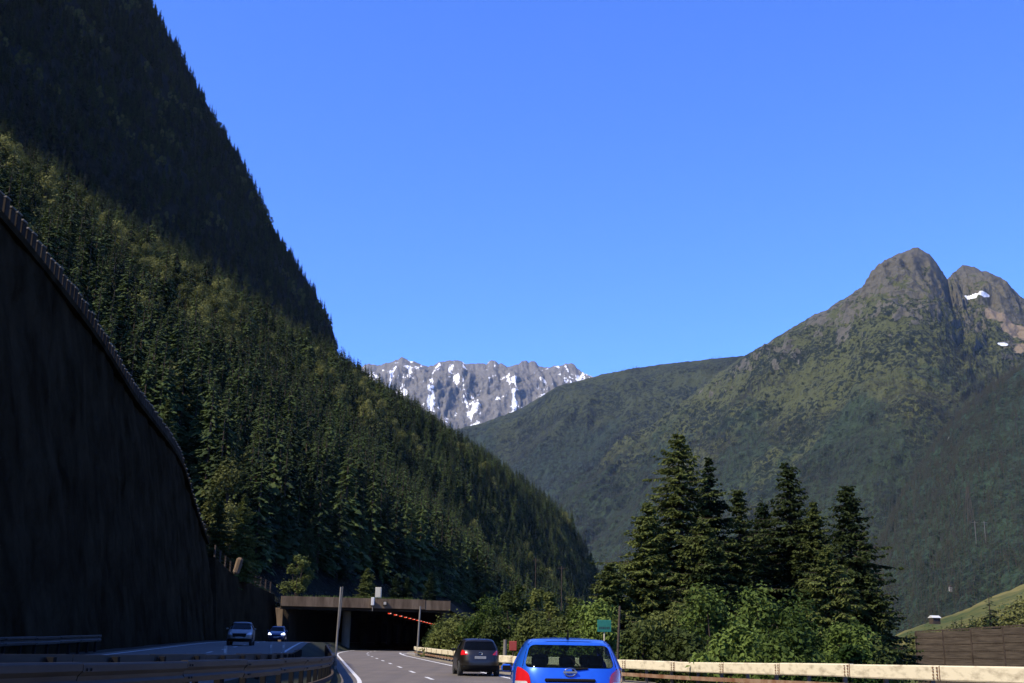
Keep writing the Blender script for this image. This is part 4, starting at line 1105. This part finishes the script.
def lattice_mast(label, px, py_b, py_t, srf, dist):
    lo = drop_on(srf, px, py_b); d_ = lo.y if lo else dist
    b_ = lo or at(px, py_b, dist); t = at(px + 1, py_t, d_); h = t.z - b_.z
    o = empty('power_pylon', b_); P(o, label, 'pylon'); wd = h * .10; mb_ = MB(); th = h * .006
    for sx in (-1, 1):
        for sy in (-1, 1): mb_.tube([(sx * wd, sy * wd, -2), (sx * wd * .16, sy * wd * .16, h)], th, 4)
    for k in range(8):
        z0, z1 = h * k / 8, h * (k + 1) / 8; w0 = wd * (1 - .84 * k / 8); w1 = wd * (1 - .84 * (k + 1) / 8)
        mb_.tube([(-w0, -w0, z0), (w1, -w1, z1)], th * .6, 4); mb_.tube([(w0, -w0, z0), (-w1, -w1, z1)], th * .6, 4)
        mb_.tube([(-w0, -w0, z0), (w0, -w0, z0)], th * .6, 4)
    mb_.build('tower', M['wood'], o)
    for zz in (.72, .84, .96):
        MB().tube([(-h * .17, 0, h * zz), (0, 0, h * zz + h * .02), (h * .17, 0, h * zz)], th * .8, 4).build('cross_arm', M['wood'], o)
    return o
lattice_mast('faint grey lattice pylon on the wooded slope at the right', 970, 524, 487, oC, 2300)
for px_, lab in ((976.5, 'left one of two slender pale poles on the wooded slope at the right'), (986, 'right one of two slender pale poles on the wooded slope at the right')):
    lo = drop_on(oC, px_, 544); d_ = lo.y if lo else 2000; t = at(px_, 521, d_); b_ = lo or at(px_, 544, d_); h = t.z - b_.z
    o = empty('power_pole', b_); P(o, lab, 'pole'); MB().tube([(0, 0, -2), (0, 0, h)], h * .018, 6).build('shaft', M['steel'], o)
    MB().tube([(-h * .14, 0, h * .93), (h * .14, 0, h * .93)], h * .010, 5).build('cross_arm', M['steel'], o)
lo = drop_on(oC, 951, 592)
if lo:
    o = empty('chapel', lo); P(o, 'tiny pale house standing alone in the forest above the white-roofed shed', 'house'); k = lo.y / 1177
    MB().box((0, 0, 2.4 * k), (3.2 * k, 3 * k, 5 * k)).build('wall', M['plaster'], o)
    mb = MB(); a_ = 1.9 * k; z_ = 4.9 * k
    mb.add([(-a_, -a_, z_), (a_, -a_, z_), (a_, a_, z_), (-a_, a_, z_), (0, -a_, z_ + 2 * k), (0, a_, z_ + 2 * k)], [(3, 2, 1, 0), (0, 4, 5, 3), (1, 2, 5, 4), (0, 1, 4), (3, 5, 2)]); mb.build('roof', M['wood'], o)
for px_, pyb, pyt, dist, lab in ((536, 583, 558, 330, 'tall thin pole in the dark gap between forest and larches'), (562, 600, 566, 300, 'thin twin-armed pole deep in the dark forest gap')):
    t = at(px_, pyt, dist); b_ = at(px_ - .5, pyb, dist); h = t.z - b_.z + 6
    o = empty('power_pole', (b_.x, dist, b_.z - 6)); P(o, lab, 'pole'); MB().tube([(0, 0, 0), (0, 0, h)], .13, 6).build('shaft', M['bark'], o)
    MB().tube([(-1.1, 0, h - .6), (1.1, 0, h - .6)], .07, 5).build('cross_arm', M['bark'], o)

# ------------------------------------------------------------------ cars
def superring(hw, yr, yf, n_e=5.0, per=22, ne_r=None):
    th = np.linspace(0, math.pi / 2, 800); out = []
    ym, hl = (yr + yf) / 2, (yf - yr) / 2
    cx_ = hw * np.cos(th) ** (2 / n_e); sy_ = hl * np.sin(th) ** (2 / n_e)
    s = np.concatenate([[0], np.cumsum(np.hypot(np.diff(cx_), np.diff(sy_)))]); t = np.linspace(0, s[-1], per + 1)
    qx, qy = np.interp(t, s, cx_), np.interp(t, s, sy_)
    for sx, sy, rev in ((1, 1, 0), (-1, 1, 1), (-1, -1, 0), (1, -1, 1)):
        a, b_ = (qx, qy) if not rev else (qx[::-1], qy[::-1])
        for k in range(per): out.append((sx * a[k], ym + sy * b_[k]))
    return out
def body_mesh(sp, grow=0.0, name='tmp', fine=44):
    zs = np.array(sp['z']); Z = np.linspace(zs[0], zs[-1], fine)
    Z = np.unique(np.concatenate([Z, np.linspace(zs[-1] - .12, zs[-1], 12)]))
    sm = lambda key: np.interp(Z, zs, sp[key])
    def smooth_(a):
        for _ in range(2): a = np.concatenate([[a[0]], (a[:-2] + 2 * a[1:-1] + a[2:]) / 4, [a[-1]]])
        return a
    yr, yf, hw = smooth_(sm('yr')), smooth_(sm('yf')), smooth_(sm('hw')); v, f = [], []
    ne = np.interp(Z, zs, sp.get('ne', [4.6] * len(zs)))
    for i, z in enumerate(Z):
        for x, y in superring(max(hw[i] + grow, .02), yr[i] - grow, yf[i] + grow, ne[i]): v.append((x, y, z + (grow if i > len(Z) - 4 else -grow if i == 0 else 0)))
    R = len(v) // len(Z)
    for i in range(len(Z) - 1):
        for k in range(R): f.append((i * R + k, i * R + (k + 1) % R, (i + 1) * R + (k + 1) % R, (i + 1) * R + k))
    f.append(tuple(range(R - 1, -1, -1))); f.append(tuple((len(Z) - 1) * R + k for k in range(R)))
    me = bpy.data.meshes.new(name); me.from_pydata(v, [], f); me.update(); return me
def prism(outline, axis, a, b_):
    """outline in (x, z) extruded along y, or in (y, z) extruded along x"""
    n_ = len(outline); mk = (lambda p, t: (p[0], t, p[1])) if axis == 'y' else (lambda p, t: (t, p[0], p[1]))
    v = [mk(p, a) for p in outline] + [mk(p, b_) for p in outline]
    f = [tuple(range(n_)), tuple(range(2 * n_ - 1, n_ - 1, -1))] + [(i, n_ + i, n_ + (i + 1) % n_, (i + 1) % n_) for i in range(n_)]
    me = bpy.data.meshes.new('tmp'); me.from_pydata(v, [], f); me.update()
    bm = bmesh.new(); bm.from_mesh(me); bmesh.ops.recalc_face_normals(bm, faces=bm.faces); bm.to_mesh(me); bm.free(); return me
def rounded(poly, r, n_=5):
    out = []; N_ = len(poly)
    for i in range(N_):
        p, a, c_ = Vector(poly[i]), Vector(poly[i - 1]), Vector(poly[(i + 1) % N_])
        d1, d2 = (a - p), (c_ - p); rr = min(r, d1.length * .45, d2.length * .45)
        s_, e_ = p + d1.normalized() * rr, p + d2.normalized() * rr
        for k in range(n_ + 1):
            t = k / n_; q = s_ * (1 - t) ** 2 + p * 2 * t * (1 - t) + e_ * t * t; out.append((q.x, q.y))
    return out
def scaled(poly, g):
    cx_ = sum(p[0] for p in poly) / len(poly); cy_ = sum(p[1] for p in poly) / len(poly)
    return [(p[0] + math.copysign(g, p[0] - cx_), p[1] + math.copysign(g, p[1] - cy_)) for p in poly]
def bake(me, ops):
    base = bpy.data.objects.new('tmp', me); COL.objects.link(base); tmp = []
    for op, m2 in ops:
        o2 = bpy.data.objects.new('tmp', m2); COL.objects.link(o2); tmp.append(o2)
        b_ = base.modifiers.new('b', 'BOOLEAN'); b_.operation = op; b_.object = o2; b_.solver = 'EXACT'
    dg_ = bpy.context.evaluated_depsgraph_get()
    out = bpy.data.meshes.new_from_object(base.evaluated_get(dg_))
    for o2 in tmp + [base]: bpy.data.objects.remove(o2)
    out.materials.clear(); return out
def finish(name, me, mat, parent, smooth=True):
    me.name = name; me.materials.append(mat)
    for p in me.polygons: p.material_index = 0
    if smooth:
        me.polygons.foreach_set('use_smooth', np.ones(len(me.polygons), dtype=bool))
        try: me.set_sharp_from_angle(angle=math.radians(28))
        except Exception: pass
    o = bpy.data.objects.new(name, me); COL.objects.link(o); o.parent = parent; return o

def build_car(label, loc, rz, sp, paint, glass, group):
    car = empty('parked_car' if False else 'car', loc, rz); P(car, label, 'car', group)
    W_, Lr, Lf = max(sp['hw']), min(sp['yr']), max(sp['yf']); wz = sp['wheel_r']
    cut = []
    rw_ = rounded(sp['rear_win'], .09); fw_ = rounded(sp['front_win'], .09); sw_ = [rounded(s_, .06) for s_ in sp['side_win']]
    cut.append(('DIFFERENCE', prism(rw_, 'y', Lr - .5, Lr + sp.get('rw_depth', .75)))); cut.append(('DIFFERENCE', prism(fw_, 'y', sp['fw_y'], Lf + .5)))
    for s_ in sw_: cut.append(('DIFFERENCE', prism(s_, 'x', -1.5, 1.5)))
    for wy in sp['axles']:
        arch = [(wy + (wz + .055) * math.cos(a), wz + (wz + .055) * math.sin(a)) for a in np.linspace(0, 2 * math.pi, 28, endpoint=False)]
        for sg_ in (-1, 1):
            cut.append(('DIFFERENCE', prism(arch, 'x', sg_ * (W_ + .3), sg_ * (W_ - .30))))
    finish('body', bake(body_mesh(sp), [('DIFFERENCE', body_mesh(sp, -.045))] + cut), paint, car)
    inner = lambda: body_mesh(sp, -.016)
    def pane(nm, pr): finish(nm, bake(inner(), [('DIFFERENCE', body_mesh(sp, -.022)), ('INTERSECT', pr)]), glass, car)
    pane('rear_window', prism(rounded(scaled(sp['rear_win'], .02), .09), 'y', Lr - .5, Lr + sp.get('rw_depth', .75)))
    pane('windscreen', prism(rounded(scaled(sp['front_win'], .02), .09), 'y', sp['fw_y'], Lf + .5))
    for s_ in sp['side_win']:
        for sg_ in (-1, 1): pane('side_window', prism(rounded(scaled(s_, .015), .06), 'x', sg_ * (W_ + .3), sg_ * .35))
    def lens(nm, poly, mat, grow, rear=True, dep=.42):
        for sg_ in (-1, 1):
            pl = [(sg_ * p[0], p[1]) for p in poly]
            pr = prism(rounded(pl, .05), 'y', *((Lr - .3, Lr + dep) if rear else (Lf + .3, Lf - dep)))
            finish(nm, bake(body_mesh(sp, grow), [('INTERSECT', pr)]), mat, car)
    lens('taillight', sp['tail'], M['tail'], .010)
    if 'tail_clear' in sp: lens('reversing_light', sp['tail_clear'], M['clearlens'], .016)
    lens('headlight', sp['head'], sp.get('head_mat', M['head_off']), .010, False, .6)
    if 'grille' in sp: finish('grille', bake(body_mesh(sp, .008), [('INTERSECT', prism(rounded(sp['grille'], .05), 'y', Lf + .3, Lf - .5))]), M['trim'], car)
    for key, nm, mt, rear in (('bumper_trim', 'bumper', M['trim'], True), ('fbumper_trim', 'bumper', M['trim'], False)):
        if key in sp: finish(nm, bake(body_mesh(sp, .012), [('INTERSECT', prism(rounded(sp[key], .04), 'y', *((Lr - .3, Lr + .45) if rear else (Lf + .3, Lf - .5))))]), mt, car)
    for wy in sp['axles']:
        for sg_ in (-1, 1):
            c_ = Vector((sg_ * (W_ - .125), wy, wz)); tw = .105
            prof = [(-tw, wz * .66), (-tw, wz * .93), (-tw * .8, wz), (tw * .8, wz), (tw, wz * .93), (tw, wz * .66)]
            mb_ = MB(); n_ = 30; vs_, fs = [], []
            for k in range(n_):
                a = 6.28318 * k / n_
                for px_, pr in prof: vs_.append((c_.x + px_, c_.y + pr * math.cos(a), c_.z + pr * math.sin(a)))
            for k in range(n_):
                for j in range(6): fs.append((k * 6 + j, k * 6 + (j + 1) % 6, ((k + 1) % n_) * 6 + (j + 1) % 6, ((k + 1) % n_) * 6 + j))
            mb_.add(vs_, fs); wo = mb_.build('wheel', M['rubber'], car, True)
            mb_ = MB(); mb_.tube([(c_.x - tw * .7, c_.y, c_.z), (c_.x + tw * .7, c_.y, c_.z)], wz * .30, 14)
            for k in range(7):
                a = 6.283 * k / 7; mb_.box((c_.x + sg_ * tw * .7, c_.y + math.cos(a) * wz * .42, c_.z + math.sin(a) * wz * .42), (.03, wz * .55, .06), M=Matrix.Rotation(a, 3, 'X'))
            mb_.build('rim', M['rim'], wo)
    for sg_ in (-1, 1):
        mo = MB().box((sg_ * (W_ + .06), sp['mirror'][0], sp['mirror'][1]), (.18, .12, .12), bev=.04).build('door_mirror', paint, car)
        MB().box((sg_ * (W_ + .06), sp['mirror'][0] - .065, sp['mirror'][1]), (.13, .01, .08)).build('mirror_glass', M['trim'], mo)
    MB().box((0, Lr + sp.get('plate_in', .0) - .012, sp['plate_z']), (.50, .02, .115), bev=.01).build('licence_plate', M['plate'], car)
    MB().box((0, Lf + .012 - sp.get('fplate_in', 0.0), sp['fplate_z']), (.50, .02, .11), bev=.01).build('licence_plate', M['plate'], car)
    # seats seen through the glass
    rf = max(sp['z'])
    for sx, sy, hh in ((-.37, sp['seat_y'][0], 1.0), (.37, sp['seat_y'][0], 1.0), (-.42, sp['seat_y'][1], .92), (0, sp['seat_y'][1], .92), (.42, sp['seat_y'][1], .92)):
        mb_ = MB(); top = rf - .47
        mb_.box((sx, sy, top * .5 + .12), (.46 if hh == 1.0 else .40, .16, top - .25), bev=.06)
        mb_.box((sx, sy - .02, top + .12), (.25, .10, .18), bev=.05); mb_.box((sx, sy, top + .01), (.10, .04, .1))
        mb_.build('seat', M['seatcloth'], car)
    MB().box((0, sp['dash_y'], sp['belt'] - .12), (W_ * 1.7, .4, .18), bev=.05).build('dashboard', M['trim'], car)
    MB().tube([(.0, sp['ant'][0], sp['ant'][1] - .02), (.0, sp['ant'][0] - .12, sp['ant'][1] + sp['ant'][2])], [.02, .008], 6).build('antenna', M['trim'], car)
    return car

hatch = dict(z=[.20, .30, .45, .62, .78, .92, 1.02, 1.12, 1.26, 1.38, 1.45, 1.50, 1.525, 1.535],
    yr=[.10, .03, .0, .0, .02, .05, .08, .12, .21, .32, .42, .60, .85, 1.3],
    yf=[3.70, 3.86, 3.92, 3.90, 3.80, 3.45, 3.10, 2.92, 2.66, 2.42, 2.28, 2.15, 2.0, 1.75],
    hw=[.76, .82, .845, .85, .85, .845, .835, .815, .75, .685, .645, .59, .47, .20],
    ne=[4.5, 4.5, 4.6, 4.8, 4.8, 4.8, 4.8, 4.8, 4.8, 4.8, 4.6, 4.2, 3.6, 3.0],
    wheel_r=.30, axles=(.72, 3.15), rear_win=[(-.665, 1.10), (.665, 1.10), (.585, 1.425), (-.585, 1.425)], rw_depth=.8,
    front_win=[(-.68, 1.02), (.68, 1.02), (.55, 1.43), (-.55, 1.43)], fw_y=2.0,
    side_win=[[(.62, 1.05), (1.45, 1.02), (1.45, 1.42), (.82, 1.41)], [(1.53, 1.02), (2.72, 1.0), (2.38, 1.35), (2.25, 1.42), (1.53, 1.42)]],
    tail=[(.54, .70), (.92, .70), (.92, 1.08), (.74, 1.11), (.60, 1.02)], tail_clear=[(.62, .84), (.90, .84), (.90, .90), (.62, .91)],
    head=[(.45, .68), (.9, .68), (.9, .88), (.62, .84)], grille=[(-.4, .55), (.4, .55), (.42, .68), (-.42, .68)],
    bumper_trim=[(-.6, .34), (.6, .34), (.6, .44), (-.6, .44)],
    mirror=(2.45, 1.04), plate_z=.74, plate_in=.02, fplate_z=.42, seat_y=(1.75, .88), dash_y=2.75, belt=1.02, ant=(.75, 1.52, .12))
suv = dict(z=[.24, .34, .50, .68, .84, .98, 1.08, 1.20, 1.34, 1.46, 1.54, 1.60, 1.635, 1.645],
    yr=[.16, .06, .0, .0, .04, .08, .14, .24, .40, .54, .62, .70, .95, 1.5],
    yf=[4.15, 4.36, 4.44, 4.42, 4.30, 3.85, 3.45, 3.22, 2.92, 2.66, 2.50, 2.36, 2.2, 1.95],
    hw=[.82, .89, .915, .92, .92, .91, .895, .865, .80, .735, .69, .62, .48, .20],
    ne=[4.5, 4.5, 4.6, 4.8, 4.8, 4.8, 4.8, 4.8, 4.8, 4.8, 4.6, 4.2, 3.6, 3.0],
    wheel_r=.35, axles=(.86, 3.52), rear_win=[(-.72, 1.15), (.72, 1.15), (.60, 1.52), (-.60, 1.52)], rw_depth=.95,
    front_win=[(-.74, 1.10), (.74, 1.10), (.60, 1.55), (-.60, 1.55)], fw_y=2.2,
    side_win=[[(.72, 1.16), (1.75, 1.12), (1.75, 1.53), (.98, 1.52)], [(1.84, 1.12), (3.0, 1.08), (2.62, 1.44), (2.48, 1.53), (1.84, 1.53)]],
    tail=[(.52, .96), (.96, .93), (.96, 1.16), (.72, 1.15)], 
    head=[(.46, .72), (1.0, .74), (1.0, .95), (.60, .88)], grille=[(-.45, .58), (.45, .58), (.48, .82), (-.48, .82)],
    bumper_trim=[(-.95, .26), (.95, .26), (.95, .52), (-.95, .52)], fbumper_trim=[(-.9, .28), (.9, .28), (.8, .46), (-.8, .46)],
    mirror=(2.75, 1.14), plate_z=.84, plate_in=.02, fplate_z=.54, seat_y=(1.95, 1.02), dash_y=3.1, belt=1.12, ant=(1.0, 1.62, .10))
def head_ang(y, s=1): return -math.atan2(ctr(y + 1) - ctr(y - 1), 2.0)
q = at(570.5, 660, 17.2)
blue = build_car('bright blue hatchback right ahead, cut off by the lower edge', (q.x, 17.2, .03), head_ang(17.2) + .012, hatch, M['blue_paint'], M['glass'], 'cars driving away')
def surf_y(sp, x, z):
    yr, yf, hw, ne = (float(np.interp(z, sp['z'], sp[k])) for k in ('yr', 'yf', 'hw', 'ne'))
    return (yr + yf) / 2 - (yf - yr) / 2 * (1 - min(abs(x) / hw, .999) ** ne) ** (1 / ne)
def seam(car, sp, pts_, rad=.006):
    mb_ = MB(); mb_.tube([(x, surf_y(sp, x, z) - .001, z) for x, z in pts_], rad, 5); return mb_.build('tailgate_seam', M['trim'], car)
for sg_ in (-1, 1):
    seam(blue, hatch, [(sg_ * .70, 1.10), (sg_ * .665, 1.0), (sg_ * .60, .9), (sg_ * .56, .8), (sg_ * .54, .66)])
    seam(blue, hatch, [(sg_ * .69, 1.12), (sg_ * .645, 1.3), (sg_ * .60, 1.43), (sg_ * .55, 1.465)])
seam(blue, hatch, [(-.55, 1.465), (-.3, 1.475), (0, 1.478), (.3, 1.475), (.55, 1.465)], .005)
seam(blue, hatch, [(-.54, .66), (0, .66), (.54, .66)])
# badge, wiper and handle strip on its tailgate
mb = MB()
ring = [(.085 * math.cos(a), .055, 1.045 + .055 * math.sin(a)) for a in np.linspace(0, 2 * math.pi, 20)]
mb.tube(ring, .010, 6, 0, False); mb.box((0, .050, 1.045), (.20, .02, .026)); mb.build('badge', M['chrome'], blue)
mb = MB(); mb.tube([(.03, .085, 1.085), (.26, .10, 1.10)], [.022, .012], 6); mb.tube([(.16, .11, 1.105), (-.0, .13, 1.25)], [.009, .007], 5); mb.build('wiper', M['trim'], blue)
MB().box((0, .045, .93), (.74, .04, .05), bev=.015).build('handle_strip', M['trim'], blue)
q = at(480.5, 660, 51)
blk = build_car('black hatchback with dark windows beside the sunlit guardrail', (q.x, 51, -.06), head_ang(51) * .8, suv, M['black_paint'], M['glass_dark'], 'cars driving away')
mb = MB(); mb.tube([(.09 * math.cos(a), .085, 1.02 + .05 * math.sin(a)) for a in np.linspace(0, 2 * math.pi, 16)], .012, 5, 0, False); mb.build('badge', M['chrome'], blk)
yy = 87.0; q = at(243, 640, yy)
sil = build_car('silver car with unlit headlights coming towards us in the wall\'s shade', (q.x, yy, zopp(yy)), head_ang(yy) + math.pi, dict(suv, hw=[h * .98 for h in suv['hw']]), M['silver_paint'], M['glass_dark'], 'cars coming towards us')
yy = 121.0; q = at(279, 637, yy)
nav = build_car('dark blue car with both headlights lit coming out of the gallery', (q.x, yy, zopp(yy)), head_ang(yy) + math.pi, dict(hatch, head_mat=M['head_on']), M['navy_paint'], M['glass_dark'], 'cars coming towards us')
for c_, L_, y_ in ((sil, 4.44, 0), (nav, 3.92, 0)):
    c_.location.x += 0
# ------------------------------------------------------------------ air
hz = MB(); hz.box((0, 5500, 1245), (24000, 15000, 2530))
m = bpy.data.materials.new('haze'); m.use_nodes = True; n = m.node_tree.nodes; l = m.node_tree.links
n.remove(n['Principled BSDF']); pv = n.new('ShaderNodeVolumePrincipled')
pv.inputs['Color'].default_value = (.48, .68, 1.0, 1); pv.inputs['Density'].default_value = HAZE; pv.inputs['Anisotropy'].default_value = 0.0
l.new(pv.outputs[0], n['Material Output'].inputs['Volume'])
P(hz.build('haze', m), kind='stuff')
